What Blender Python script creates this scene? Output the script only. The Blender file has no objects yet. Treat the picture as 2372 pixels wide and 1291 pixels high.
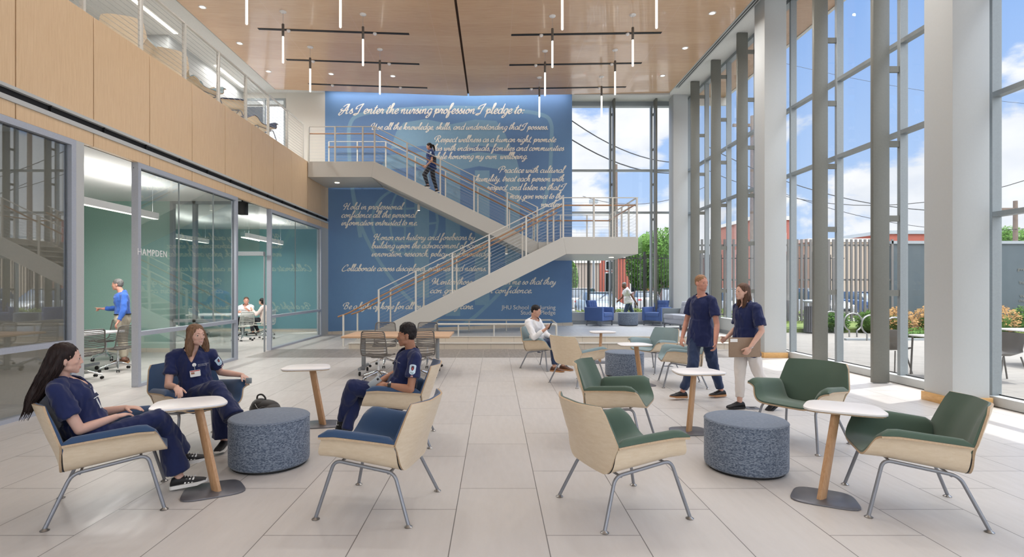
import bpy, bmesh, math, random
from mathutils import Vector, Matrix, noise, Euler
random.seed(7)
S = bpy.context.scene
COL = S.collection
PI = math.pi
F = 1245.0; VX, VY, EH = 1146.0, 667.0, 1.6
# ---------------------------------------------------------------- camera
cam_d = bpy.data.cameras.new('camera'); cam = bpy.data.objects.new('camera', cam_d); COL.objects.link(cam)
cam_d.sensor_width = 36.0; cam_d.lens = F / 2372 * 36.0
cam_d.shift_x = (2372 / 2 - VX) / 2372; cam_d.shift_y = (VY - 1291 / 2) / 2372
cam.location = (0, 0, EH); cam.rotation_euler = (PI / 2, 0, 0)
cam_d.clip_start = .05; cam_d.clip_end = 600
S.camera = cam
# ---------------------------------------------------------------- colour management
S.view_settings.view_transform = 'Standard'; S.view_settings.look = 'None'
S.view_settings.exposure = 0.13; S.view_settings.gamma = 1.0; S.view_settings.use_curve_mapping = False
S.cycles.use_denoising = True
S.cycles.max_bounces = 7; S.cycles.diffuse_bounces = 4; S.cycles.glossy_bounces = 3
S.cycles.transmission_bounces = 4; S.cycles.transparent_max_bounces = 14
S.cycles.sample_clamp_indirect = 6.0; S.cycles.caustics_reflective = False; S.cycles.caustics_refractive = False
S.cycles.use_adaptive_sampling = True; S.cycles.adaptive_threshold = 0.02

def lin(c):
    r = []
    for v in c:
        v = v / 255.0
        r.append(v / 12.92 if v <= .04045 else ((v + .055) / 1.055) ** 2.4)
    return tuple(r)

# ---------------------------------------------------------------- sky
W = bpy.data.worlds.new('sky'); S.world = W; W.use_nodes = True
nt = W.node_tree; nt.nodes.clear()
def nn(t, **k):
    n = nt.nodes.new(t)
    for a, b in k.items(): setattr(n, a, b)
    return n
def wm(op, a, b=None, c=None, clamp=False):
    n = nt.nodes.new('ShaderNodeMath'); n.operation = op; n.use_clamp = clamp
    for i, v in enumerate((a, b, c)):
        if v is None: continue
        if isinstance(v, (int, float)): n.inputs[i].default_value = v
        else: nt.links.new(v, n.inputs[i])
    return n.outputs[0]
def wmix(f, a, b):
    n = nt.nodes.new('ShaderNodeMix'); n.data_type = 'RGBA'
    for i, v in ((0, f), (6, a), (7, b)):
        if isinstance(v, (int, float)): n.inputs[i].default_value = v
        elif isinstance(v, tuple): n.inputs[i].default_value = (*v, 1)
        else: nt.links.new(v, n.inputs[i])
    return n.outputs[2]
tc = nn('ShaderNodeTexCoord'); sx = nn('ShaderNodeSeparateXYZ'); nt.links.new(tc.outputs['Generated'], sx.inputs[0])
dx, dy, dz = sx.outputs
el = wm('MAXIMUM', dz, 0.0)
blue = wmix(wm('MULTIPLY', el, 1.9, clamp=True), lin((196, 220, 250)), lin((126, 172, 240)))
comb = nn('ShaderNodeCombineXYZ')
nt.links.new(dx, comb.inputs[0]); nt.links.new(dy, comb.inputs[1]); nt.links.new(wm('MULTIPLY', dz, 1.9), comb.inputs[2])
nz = nn('ShaderNodeTexNoise'); nz.inputs['Scale'].default_value = 4.6; nz.inputs['Detail'].default_value = 9; nz.inputs['Roughness'].default_value = .52; nz.inputs['Distortion'].default_value = .15
nt.links.new(comb.outputs[0], nz.inputs['Vector'])
# more cloud towards the horizon
cov = wm('SUBTRACT', nz.outputs[0], wm('MULTIPLY', wm('SUBTRACT', el, 0.17), 0.55))
cl = nn('ShaderNodeMapRange'); cl.inputs[1].default_value = .50; cl.inputs[2].default_value = .565; cl.interpolation_type = 'SMOOTHSTEP'
nt.links.new(cov, cl.inputs[0])
nz2 = nn('ShaderNodeTexNoise'); nz2.inputs['Scale'].default_value = 9; nz2.inputs['Detail'].default_value = 5
nt.links.new(comb.outputs[0], nz2.inputs['Vector'])
ccol = wmix(wm('MULTIPLY', wm('SUBTRACT', nz2.outputs[0], .3), 2.2, clamp=True), lin((226, 232, 243)), (1.05, 1.05, 1.05))
skyc = wmix(cl.outputs[0], blue, ccol)
# sky brightness added high overhead and behind the viewer, unseen fill for the room
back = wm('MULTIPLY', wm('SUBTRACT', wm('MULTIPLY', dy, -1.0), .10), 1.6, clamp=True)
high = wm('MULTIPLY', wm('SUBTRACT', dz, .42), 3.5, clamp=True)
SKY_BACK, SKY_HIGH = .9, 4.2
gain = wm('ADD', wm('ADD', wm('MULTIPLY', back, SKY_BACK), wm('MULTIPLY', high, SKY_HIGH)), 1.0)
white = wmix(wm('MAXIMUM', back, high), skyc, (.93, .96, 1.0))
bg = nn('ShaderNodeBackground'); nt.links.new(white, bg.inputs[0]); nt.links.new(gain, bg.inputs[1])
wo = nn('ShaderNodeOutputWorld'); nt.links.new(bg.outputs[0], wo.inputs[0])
W.cycles.sampling_method = 'MANUAL'; W.cycles.sample_map_resolution = 512
# ---------------------------------------------------------------- sun (high, from the window side)
sl = bpy.data.lights.new('sun', 'SUN'); sl.energy = 3.6; sl.angle = math.radians(.6); sl.color = (1, .97, .92)
sun = bpy.data.objects.new('sun', sl); COL.objects.link(sun); sun.location = (20, 10, 30)
SUND = Vector((.335, .14, .93)).normalized()
sun.rotation_euler = SUND.to_track_quat('Z', 'Y').to_euler()
LAMP_K = 0.074

# ---------------------------------------------------------------- helpers
def at(px, py, Y):
    """place point at depth Y seen towards a pixel of the 2372x1291 frame"""
    return Vector(((px - VX) / F * Y, Y, EH - (py - VY) / F * Y))

class MB:
    def __init__(s): s.v = []; s.f = []
    def add(s, vs, fs):
        o = len(s.v); s.v += [Vector(v) for v in vs]; s.f += [tuple(i + o for i in f) for f in fs]; return s
    def box(s, x0, x1, y0, y1, z0, z1):
        vs = [(x, y, z) for z in (z0, z1) for y in (y0, y1) for x in (x0, x1)]
        return s.add(vs, [(0, 2, 3, 1), (4, 5, 7, 6), (0, 1, 5, 4), (2, 6, 7, 3), (0, 4, 6, 2), (1, 3, 7, 5)])
    def obox(s, c, sz, M=None):
        M = M or Matrix(); c = Vector(c); a, b, d = [q / 2 for q in sz]
        vs = [c + (M @ Vector((x, y, z))) for z in (-d, d) for y in (-b, b) for x in (-a, a)]
        return s.add(vs, [(0, 2, 3, 1), (4, 5, 7, 6), (0, 1, 5, 4), (2, 6, 7, 3), (0, 4, 6, 2), (1, 3, 7, 5)])
    def bar(s, p0, p1, w, h, up=Vector((0, 0, 1))):
        p0, p1 = Vector(p0), Vector(p1); d = p1 - p0; L = d.length; d.normalize()
        sd = d.cross(up)
        if sd.length < 1e-4: sd = Vector((1, 0, 0))
        sd.normalize(); u = sd.cross(d).normalized()
        vs = [q + sd * a * w / 2 + u * b * h / 2 for q in (p0, p1) for a, b in ((-1, -1), (1, -1), (1, 1), (-1, 1))]
        return s.add(vs, [(0, 1, 2, 3), (7, 6, 5, 4), (0, 4, 5, 1), (1, 5, 6, 2), (2, 6, 7, 3), (3, 7, 4, 0)])
    def tube(s, pts, r, n=8, cap=True, closed=False):
        pts = [Vector(p) for p in pts]; m = len(pts)
        rs = r if isinstance(r, (list, tuple)) else [r] * m
        t0 = (pts[1] - pts[0]).normalized()
        u = t0.orthogonal().normalized(); vs = []; prev = t0
        for i in range(m):
            if closed: t = (pts[(i + 1) % m] - pts[i - 1]).normalized()
            else: t = (pts[min(i + 1, m - 1)] - pts[max(i - 1, 0)]).normalized()
            q = prev.rotation_difference(t); u = (q @ u); u = (u - t * u.dot(t)).normalized(); prev = t
            w = t.cross(u)
            for k in range(n):
                a = 2 * PI * k / n; vs.append(pts[i] + (u * math.cos(a) + w * math.sin(a)) * rs[i])
        fs = []
        for i in range(m if closed else m - 1):
            j = (i + 1) % m
            for k in range(n):
                fs.append((i * n + k, i * n + (k + 1) % n, j * n + (k + 1) % n, j * n + k))
        if cap and not closed:
            fs.append(tuple(range(n))[::-1]); fs.append(tuple((m - 1) * n + k for k in range(n)))
        return s.add(vs, fs)
    def lathe(s, prof, c=(0, 0, 0), n=24, M=None):
        M = M or Matrix(); c = Vector(c); vs = []; m = len(prof)
        for r, z in prof:
            for k in range(n):
                a = 2 * PI * k / n; vs.append(c + (M @ Vector((r * math.cos(a), r * math.sin(a), z))))
        fs = [(i * n + k, i * n + (k + 1) % n, (i + 1) * n + (k + 1) % n, (i + 1) * n + k) for i in range(m - 1) for k in range(n)]
        fs.append(tuple(range(n))[::-1]); fs.append(tuple((m - 1) * n + k for k in range(n)))
        return s.add(vs, fs)
    def ell(s, c, r, M=None, nu=16, nv=10):
        M = M or Matrix(); c = Vector(c); vs = [c + (M @ Vector((0, 0, -r[2])))]
        for i in range(1, nv):
            t = PI * i / nv - PI / 2
            for k in range(nu):
                a = 2 * PI * k / nu
                vs.append(c + (M @ Vector((r[0] * math.cos(t) * math.cos(a), r[1] * math.cos(t) * math.sin(a), r[2] * math.sin(t)))))
        vs.append(c + (M @ Vector((0, 0, r[2])))); top = len(vs) - 1
        fs = [(0, 1 + (k + 1) % nu, 1 + k) for k in range(nu)]
        for i in range(nv - 2):
            for k in range(nu):
                a = 1 + i * nu; fs.append((a + k, a + (k + 1) % nu, a + nu + (k + 1) % nu, a + nu + k))
        a = 1 + (nv - 2) * nu
        fs += [(a + k, a + (k + 1) % nu, top) for k in range(nu)]
        return s.add(vs, fs)
    def cone(s, p0, p1, r0, r1, n=14, flat=False, fl=1.0, side=None):
        """tapered limb with rounded (or flat) ends; fl flattens along 'side' normal"""
        p0, p1 = Vector(p0), Vector(p1); d = p1 - p0; L = d.length
        if L < 1e-5: return s.ell(p0, (r0, r0, r0))
        d.normalize()
        sd = Vector(side) if side is not None else d.orthogonal()
        sd = (sd - d * sd.dot(d)).normalized(); w = d.cross(sd)
        st = []
        if not flat:
            for q in (80, 60, 40, 20): a = math.radians(q); st.append((-r0 * math.sin(a), r0 * math.cos(a)))
        st.append((0, r0)); st.append((L, r1))
        if not flat:
            for q in (20, 40, 60, 80): a = math.radians(q); st.append((L + r1 * math.sin(a), r1 * math.cos(a)))
        vs = []
        for z, r in st:
            for k in range(n):
                a = 2 * PI * k / n; vs.append(p0 + d * z + sd * (r * math.cos(a)) + w * (r * fl * math.sin(a)))
        m = len(st)
        fs = [(i * n + k, i * n + (k + 1) % n, (i + 1) * n + (k + 1) % n, (i + 1) * n + k) for i in range(m - 1) for k in range(n)]
        fs.append(tuple(range(n))[::-1]); fs.append(tuple((m - 1) * n + k for k in range(n)))
        return s.add(vs, fs)
    def prism(s, pts, lo, hi, M=None):
        """polygon in local XY, extruded lo..hi along local Z"""
        M = M or Matrix(); n = len(pts)
        vs = [M @ Vector((p[0], p[1], h)) for h in (lo, hi) for p in pts]
        fs = [tuple(range(n))[::-1], tuple(range(n, 2 * n))] + [(k, (k + 1) % n, n + (k + 1) % n, n + k) for k in range(n)]
        return s.add(vs, fs)
    def sheet(s, P, N, th):
        """grid of points P[i][j] thickened by th along normals N[i][j]"""
        a, b = len(P), len(P[0]); vs = [P[i][j] for i in range(a) for j in range(b)] + [P[i][j] + N[i][j] * th for i in range(a) for j in range(b)]
        o = a * b; fs = []
        for i in range(a - 1):
            for j in range(b - 1):
                q = (i * b + j, i * b + j + 1, (i + 1) * b + j + 1, (i + 1) * b + j)
                fs.append(q[::-1]); fs.append(tuple(x + o for x in q))
        ring = [(0, j) for j in range(b)] + [(i, b - 1) for i in range(1, a)] + [(a - 1, j) for j in range(b - 2, -1, -1)] + [(i, 0) for i in range(a - 2, 0, -1)]
        for k in range(len(ring)):
            p = ring[k][0] * b + ring[k][1]; q = ring[(k + 1) % len(ring)]; q = q[0] * b + q[1]
            fs.append((p, q, q + o, p + o))
        return s.add(vs, fs)
    def build(s, name, mat, parent=None, smooth=False, bevel=0, world=False, seg=2, ang=30, fix=True):
        me = bpy.data.meshes.new(name)
        vs = s.v
        if world and parent is not None:
            inv = parent_matrix(parent).inverted(); vs = [inv @ v for v in vs]
        me.from_pydata([tuple(v) for v in vs], [], s.f)
        if fix or bevel:
            bm = bmesh.new(); bm.from_mesh(me)
            if bevel:
                bmesh.ops.recalc_face_normals(bm, faces=bm.faces)
                ed = [e for e in bm.edges if len(e.link_faces) == 2 and e.calc_face_angle(0) > math.radians(ang)]
                bmesh.ops.bevel(bm, geom=ed, offset=bevel, segments=seg, affect='EDGES', profile=.5, clamp_overlap=True)
            bmesh.ops.recalc_face_normals(bm, faces=bm.faces)
            bm.to_mesh(me); bm.free()
        if mat is not None: me.materials.append(mat)
        if smooth or bevel:
            me.polygons.foreach_set('use_smooth', [True] * len(me.polygons))
            try: me.set_sharp_from_angle(angle=math.radians(40 if smooth is not True else 62))
            except Exception: pass
        o = bpy.data.objects.new(name, me); COL.objects.link(o)
        if parent is not None: o.parent = parent
        return o

def parent_matrix(p):
    M = Matrix.LocRotScale(p.location, p.rotation_euler, p.scale)
    return parent_matrix(p.parent) @ M if p.parent else M

def tag(o, label=None, cat=None, group=None, kind=None):
    if label: o['label'] = label
    if cat: o['category'] = cat
    if group: o['group'] = group
    if kind: o['kind'] = kind
    return o
def thing(name, loc, label, cat, group=None, rz=0, kind=None):
    o = bpy.data.objects.new(name, None); COL.objects.link(o); o.location = loc; o.rotation_euler = (0, 0, rz)
    o.empty_display_size = .1
    return tag(o, label, cat, group, kind)
KIDS = {}
def copy_tree(o, parent=None, loc=None, rz=None, label=None):
    c = o.copy(); COL.objects.link(c)
    if parent is not None: c.parent = parent
    if loc is not None: c.location = loc
    if rz is not None: c.rotation_euler = (0, 0, rz)
    if label: c['label'] = label
    for ch in list(o.children): copy_tree(ch, c)
    return c
def arc(c, r, a0, a1, n, z=0):
    return [(c[0] + r * math.cos(a0 + (a1 - a0) * i / n), c[1] + r * math.sin(a0 + (a1 - a0) * i / n)) for i in range(n + 1)]
def rrect(w, d, r, n=6):
    p = []
    for cx, cy, a in ((w / 2 - r, d / 2 - r, 0), (-w / 2 + r, d / 2 - r, PI / 2), (-w / 2 + r, -d / 2 + r, PI), (w / 2 - r, -d / 2 + r, 1.5 * PI)):
        p += arc((cx, cy), r, a, a + PI / 2, n)
    return p
def fillet(pts, r, n=5):
    """round the corners of an open polyline"""
    pts = [Vector(p) for p in pts]; out = [pts[0]]
    for i in range(1, len(pts) - 1):
        a, b, c = pts[i - 1], pts[i], pts[i + 1]
        d0 = (a - b); d1 = (c - b); q = min(r, d0.length * .45, d1.length * .45)
        p0 = b + d0.normalized() * q; p1 = b + d1.normalized() * q
        for k in range(n + 1):
            t = k / n; out.append(p0 * (1 - t) ** 2 + b * 2 * t * (1 - t) + p1 * t * t)
    out.append(pts[-1]); return out
def cat(pts, n=6):
    """catmull-rom through points"""
    pts = [Vector(p) for p in pts]; P = [pts[0] * 2 - pts[1]] + pts + [pts[-1] * 2 - pts[-2]]; out = []
    for i in range(1, len(P) - 2):
        a, b, c, d = P[i - 1:i + 3]
        for k in range(n):
            t = k / n
            out.append(.5 * ((2 * b) + (c - a) * t + (2 * a - 5 * b + 4 * c - d) * t * t + (3 * b - a - 3 * c + d) * t ** 3))
    out.append(pts[-1]); return out

# ---------------------------------------------------------------- materials
MT = {}
def base(name, col, rough=.5, metal=0, spec=.5, coat=0, sheen=0):
    m = bpy.data.materials.new(name); m.use_nodes = True; b = m.node_tree.nodes['Principled BSDF']
    b.inputs['Base Color'].default_value = (*(lin(col) if max(col) > 1.01 else col), 1)
    b.inputs['Roughness'].default_value = rough; b.inputs['Metallic'].default_value = metal
    b.inputs['Specular IOR Level'].default_value = spec; b.inputs['Coat Weight'].default_value = coat
    b.inputs['Sheen Weight'].default_value = sheen
    MT[name] = m; return m
class NT:
    def __init__(s, m): s.m = m; s.t = m.node_tree; s.b = s.t.nodes['Principled BSDF']; s.tc = s.t.nodes.new('ShaderNodeTexCoord')
    def n(s, t, **k):
        q = s.t.nodes.new(t)
        for a, b in k.items(): setattr(q, a, b)
        return q
    def L(s, a, b): s.t.links.new(a, b)
    def m_(s, op, a, b=None, c=None, clamp=False):
        n = s.n('ShaderNodeMath', operation=op, use_clamp=clamp)
        for i, v in enumerate((a, b, c)):
            if v is None: continue
            if isinstance(v, (int, float)): n.inputs[i].default_value = v
            else: s.L(v, n.inputs[i])
        return n.outputs[0]
    def mix(s, f, a, b, bl='MIX'):
        n = s.n('ShaderNodeMix', data_type='RGBA', blend_type=bl)
        for i, v in ((0, f), (6, a), (7, b)):
            if isinstance(v, (int, float)): n.inputs[i].default_value = v
            elif isinstance(v, tuple): n.inputs[i].default_value = (*(lin(v) if max(v) > 1.01 else v), 1)
            else: s.L(v, n.inputs[i])
        return n.outputs[2]
    def map(s, scale=(1, 1, 1), rot=(0, 0, 0), src='Object', loc=(0, 0, 0)):
        q = s.n('ShaderNodeMapping'); q.inputs['Scale'].default_value = scale; q.inputs['Rotation'].default_value = rot; q.inputs['Location'].default_value = loc
        s.L(s.tc.outputs[src], q.inputs[0]); return q.outputs[0]
    def noise(s, vec, scale, detail=3, rough=.5, dist=0):
        q = s.n('ShaderNodeTexNoise'); q.inputs['Scale'].default_value = scale; q.inputs['Detail'].default_value = detail; q.inputs['Roughness'].default_value = rough
        q.inputs['Distortion'].default_value = dist
        s.L(vec, q.inputs['Vector']); return q.outputs[0]
    def ramp(s, v, a, b, c0=0, c1=1):
        q = s.n('ShaderNodeMapRange'); q.inputs[1].default_value = a; q.inputs[2].default_value = b; q.inputs[3].default_value = c0; q.inputs[4].default_value = c1
        s.L(v, q.inputs[0]); return q.outputs[0]
    def color(s, v): s.L(v, s.b.inputs['Base Color'])
    def bump(s, h, st=.3, d=.002):
        q = s.n('ShaderNodeBump'); q.inputs['Strength'].default_value = st; q.inputs['Distance'].default_value = d
        s.L(h, q.inputs['Height']); s.L(q.outputs[0], s.b.inputs['Normal'])
def wood(name, c0, c1, scale=(14, 14, 1.0), rough=.45, amt=.9, fig=0, src='Object', coat=0):
    m = base(name, c0, rough, coat=coat); t = NT(m)
    v = t.map(scale, src=src); a = t.noise(v, 3.0, 5, .6, .35); b = t.noise(v, 16, 3, .5)
    f = t.m_('ADD', t.m_('MULTIPLY', t.ramp(a, .32, .68), .7), t.m_('MULTIPLY', t.ramp(b, .3, .7), .3))
    c = t.mix(t.m_('MULTIPLY', f, amt), c0, c1); 
    if fig:
        w = t.n('ShaderNodeTexWave', wave_type='RINGS', rings_direction='X'); w.inputs['Scale'].default_value = fig; w.inputs['Distortion'].default_value = 4; w.inputs['Detail'].default_value = 2
        t.L(t.map((1, 1, .12), src=src), w.inputs['Vector']); c = t.mix(t.m_('MULTIPLY', t.m_('POWER', w.outputs['Fac'], 3.0), .5), c, tuple(x * .72 for x in c1))
    t.color(c); return m
def fabric(name, c, c2=None, sc=260, rough=.9, sheen=.15, amt=.5):
    m = base(name, c, rough, spec=.2, sheen=sheen); t = NT(m); v = t.map((1, 1, 1))
    n = t.noise(v, sc, 2, .6); big = t.noise(v, 5, 2)
    c2 = c2 or tuple(x * .82 for x in c)
    t.color(t.mix(t.m_('ADD', t.m_('MULTIPLY', n, amt), t.m_('MULTIPLY', big, .25)), c, c2)); t.bump(n, .25, .001); return m
def paint(name, c, rough=.6, amt=.04, sc=40, metal=0, spec=.5):
    m = base(name, c, rough, metal, spec); t = NT(m); n = t.noise(t.map(), sc, 3)
    t.color(t.mix(n, tuple(min(x * (1 + amt), 254.0) for x in c), tuple(x * (1 - amt) for x in c))); t.bump(n, .02, .001); return m
def emit(name, c, st):
    m = bpy.data.materials.new(name); m.use_nodes = True; b = m.node_tree.nodes['Principled BSDF']
    b.inputs['Base Color'].default_value = (*lin(c), 1); b.inputs['Emission Color'].default_value = (*lin(c), 1); b.inputs['Emission Strength'].default_value = st
    MT[name] = m; return m
def glass(name, f0=.04, tint=(.97, .985, .98), rough=0.0):
    m = bpy.data.materials.new(name); m.use_nodes = True; t = m.node_tree; t.nodes.clear()
    lw = t.nodes.new('ShaderNodeLayerWeight'); lw.inputs[0].default_value = .5
    pw = t.nodes.new('ShaderNodeMath'); pw.operation = 'POWER'; pw.inputs[1].default_value = 5.0; t.links.new(lw.outputs['Facing'], pw.inputs[0])
    mu = t.nodes.new('ShaderNodeMath'); mu.operation = 'MULTIPLY_ADD'; mu.inputs[1].default_value = 1 - f0; mu.inputs[2].default_value = f0; mu.use_clamp = True
    t.links.new(pw.outputs[0], mu.inputs[0])
    tr = t.nodes.new('ShaderNodeBsdfTransparent'); tr.inputs[0].default_value = (*tint, 1)
    gl = t.nodes.new('ShaderNodeBsdfGlossy'); gl.inputs['Roughness'].default_value = rough
    mx = t.nodes.new('ShaderNodeMixShader'); o = t.nodes.new('ShaderNodeOutputMaterial')
    t.links.new(mu.outputs[0], mx.inputs[0]); t.links.new(tr.outputs[0], mx.inputs[1]); t.links.new(gl.outputs[0], mx.inputs[2]); t.links.new(mx.outputs[0], o.inputs[0])
    MT[name] = m; return m

paint('white_paint', (188, 191, 191), .55, .012); paint('warm_white', (206, 203, 196), .5, .015)
paint('stair_paint', (196, 195, 190), .42, .012); paint('rail_paint', (212, 210, 203), .4)
paint('ceiling_white', (222, 222, 220), .8)
paint('frame_grey', (150, 156, 160), .4, metal=.25); paint('fin_grey', (116, 116, 109), .45, metal=.2)
paint('aluminium', (150, 157, 160), .42, metal=.2); paint('door_frame', (178, 184, 196), .4, metal=.2)
base('black', (14, 14, 16), .5); base('cable', (185, 188, 190), .35, .7); base('chrome', (215, 218, 222), .12, 1)
base('dark_gap', (70, 52, 40), .7); base('slot_black', (10, 10, 14), .6)
paint('steel_grey', (140, 143, 150), .38, metal=.5); paint('base_plate', (112, 112, 118), .35, metal=.5)
base('pewter', (150, 150, 150), .3, .9); paint('mesh_grey', (104, 100, 96), .5); paint('seat_white', (214, 214, 206), .45)
base('white_laminate', (238, 236, 236), .35); base('rubber', (24, 24, 26), .7)
wood('fascia_wood', (228, 200, 164), (212, 180, 142), (16, 16, .9), .42)
wood('rail_wood', (176, 132, 92), (150, 104, 66), (10, 10, 10), .4)
wood('leg_wood', (198, 160, 122), (166, 124, 86), (24, 24, 3), .45)
wood('ply', (226, 210, 186), (212, 192, 162), (4, 4, 18), .38, .8)
wood('ply_edge', (196, 172, 142), (176, 150, 120), (30, 30, 30), .5)
wood('table_wood', (208, 174, 142), (192, 156, 122), (2, 24, 10), .4)
wood('base_wood', (218, 176, 118), (190, 142, 84), (4, 4, 20), .4)
wood('soffit_wood', (200, 168, 142), (180, 146, 120), (1, 10, 1), .5)
emit('lamp_white', (255, 250, 240), 1.6); emit('lamp_soft', (255, 246, 232), 1.05); emit('downlight_glow', (255, 246, 230), 3.0)
glass('clear_glass', .02, (.99, .995, .995)); glass('room_glass', .15, (.95, .975, .97)); glass('car_glass', .12, (.2, .27, .33))

def tiles(name, ca, cb, grout, ox, oy, w=.6096, l=1.22, step=1 / 3, gw=.0045, rough=.36, streak=True):
    m = base(name, ca, rough, spec=.45); t = NT(m); s = t.n('ShaderNodeSeparateXYZ'); t.L(t.tc.outputs['Object'], s.inputs[0])
    u = t.m_('DIVIDE', t.m_('SUBTRACT', s.outputs[0], ox), w); cu = t.m_('FLOOR', u); fu = t.m_('SUBTRACT', u, cu)
    v = t.m_('SUBTRACT', t.m_('DIVIDE', t.m_('SUBTRACT', s.outputs[1], oy), l), t.m_('MULTIPLY', cu, step)); cv = t.m_('FLOOR', v); fv = t.m_('SUBTRACT', v, cv)
    du = t.m_('MULTIPLY', t.m_('MINIMUM', fu, t.m_('SUBTRACT', 1.0, fu)), w); dv = t.m_('MULTIPLY', t.m_('MINIMUM', fv, t.m_('SUBTRACT', 1.0, fv)), l)
    g = t.ramp(t.m_('MINIMUM', du, dv), gw * .5, gw * .9, 1, 0)
    c = t.n('ShaderNodeCombineXYZ'); t.L(cu, c.inputs[0]); t.L(cv, c.inputs[1])
    wn = t.n('ShaderNodeTexWhiteNoise', noise_dimensions='2D'); t.L(c.outputs[0], wn.inputs['Vector'])
    st = t.noise(t.map((3.5, .7, 1), rot=(0, 0, .5)), 5, 5, .6); fine = t.noise(t.map(), 60, 3, .6)
    f = t.m_('ADD', t.m_('ADD', t.m_('MULTIPLY', wn.outputs[0], .35), t.m_('MULTIPLY', st, .45)), t.m_('MULTIPLY', fine, .2))
    t.color(t.mix(g, t.mix(f, ca, cb), grout)); t.L(t.ramp(st, .3, .7, rough - .05, rough + .1), t.b.inputs['Roughness']); t.bump(g, -.4, .002); return m
tiles('floor_tile', (202, 198, 194), (186, 182, 179), (108, 104, 101), -.277, 4.284)
tiles('dark_tile', (150, 144, 138), (136, 130, 125), (184, 179, 172), -.277, 12.3, gw=.005)
tiles('platform_tile', (206, 206, 204), (192, 193, 194), (150, 150, 152), -.1, 14.4, w=1.22, l=.61, step=0)
tiles('step_tile', (212, 203, 188), (200, 190, 176), (150, 144, 134), -.1, 14.4, w=.61, l=5, step=0)
tiles('patio_paver', (134, 130, 124), (118, 114, 109), (96, 93, 89), 0, 0, w=.9, l=.3, gw=.008, rough=.85)
# ================================================================ SETTING
def struct(name, mb, mat, parent=None, **k):
    o = mb.build(name, mat, parent, **k)
    if parent is None: o['kind'] = 'structure'
    return o
XL = -5.73
def zc(x): return 8.03 + ((-.88 - x) * .034 if x < -.88 else (x + .88) * .0148)
struct('floor', MB().box(-12, 6.95, -4, 12.3, -.1, 0).box(-12, XL, 12.3, 19.8, -.1, 0).box(XL, 6.95, 14.03, 19.35, -.1, 0), MT['floor_tile'])
struct('floor', MB().box(XL, 6.95, 12.3, 14.03, -.1, 0), MT['dark_tile'])
# platform, step and ramp
pf = MB().box(-2.2, 6.55, 14.38, 16.4, 0, .3).box(2.1, 6.55, 16.4, 19.3, 0, .3)
pl = struct('floor', pf, MT['platform_tile'])
tag(MB().box(-3.82, 6.55, 14.05, 14.38, 0, .15).build('step_riser', MT['step_tile'], pl), 'lower step of pale stone tile')
MB().box(-2.2, 6.55, 14.374, 14.38, .15, .285).build('tile_riser', MT['step_tile'], pl)
MB().box(-3.84, 6.57, 14.03, 14.38, .135, .152).build('step_nosing', MT['warm_white'], pl)
MB().box(-2.2, 6.57, 14.355, 14.4, .285, .303).build('platform_nosing', MT['warm_white'], pl)
rp = MB().add([(-4.6, 16.4, 0), (2.1, 16.4, 0), (2.1, 18.5, 0), (-4.6, 18.5, 0), (-4.6, 16.4, .01), (2.1, 16.4, .3), (2.1, 18.5, .3), (-4.6, 18.5, .01)],
              [(3, 2, 1, 0), (4, 5, 6, 7), (0, 1, 5, 4), (1, 2, 6, 5), (2, 3, 7, 6), (3, 0, 4, 7)])
struct('floor', rp, MT['platform_tile'])

# far wall with the mural
wall_far = struct('wall_far', MB().box(-5.84, 2.66, 18.52, 19.2, 0, 8.75), MT['white_paint'])
mur = base('mural_blue', (72, 114, 168), .65); t = NT(mur)
n1 = t.noise(t.map(), .35, 3); n2 = t.noise(t.map(), 9, 6, .7); n3 = t.noise(t.map(), 60, 4, .7)
c = t.mix(t.ramp(n1, .3, .7), (94, 124, 168), (110, 152, 194)); c = t.mix(t.m_('MULTIPLY', n2, .35), c, (80, 112, 160)); c = t.mix(t.m_('MULTIPLY', n3, .25), c, (110, 150, 196)); t.color(c)
crest_m = base('mural_crest', (104, 148, 184), .65); t = NT(crest_m); n2 = t.noise(t.map(), 9, 6, .7)
t.color(t.mix(t.m_('MULTIPLY', n2, .7), (136, 172, 194), (108, 148, 184)))
yb = lambda x: .09 + .32 * (x + 5.84) / 8.5 + .0
MB().add([(-5.84, 18.5, yb(-5.84)), (2.66, 18.5, yb(2.66)), (2.66, 18.5, 8.7), (-5.84, 18.5, 8.7), (-5.84, 18.52, yb(-5.84)), (2.66, 18.52, yb(2.66)), (2.66, 18.52, 8.7), (-5.84, 18.52, 8.7)],
         [(0, 1, 2, 3), (7, 6, 5, 4), (0, 4, 5, 1), (1, 5, 6, 2), (2, 6, 7, 3), (3, 7, 4, 0)]).build('mural', mur, wall_far)
tag(wall_far.children[0], 'blue mural panel')
MB().add([(-5.84, 18.47, 0), (2.68, 18.47, 0), (2.68, 18.47, yb(2.66)), (-5.84, 18.47, yb(-5.84)), (-5.84, 18.52, 0), (2.68, 18.52, 0), (2.68, 18.52, yb(2.66)), (-5.84, 18.52, yb(-5.84))],
         [(0, 1, 2, 3), (7, 6, 5, 4), (0, 4, 5, 1), (1, 5, 6, 2), (2, 6, 7, 3), (3, 7, 4, 0)]).build('tile_base', MT['step_tile'], wall_far)
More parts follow.
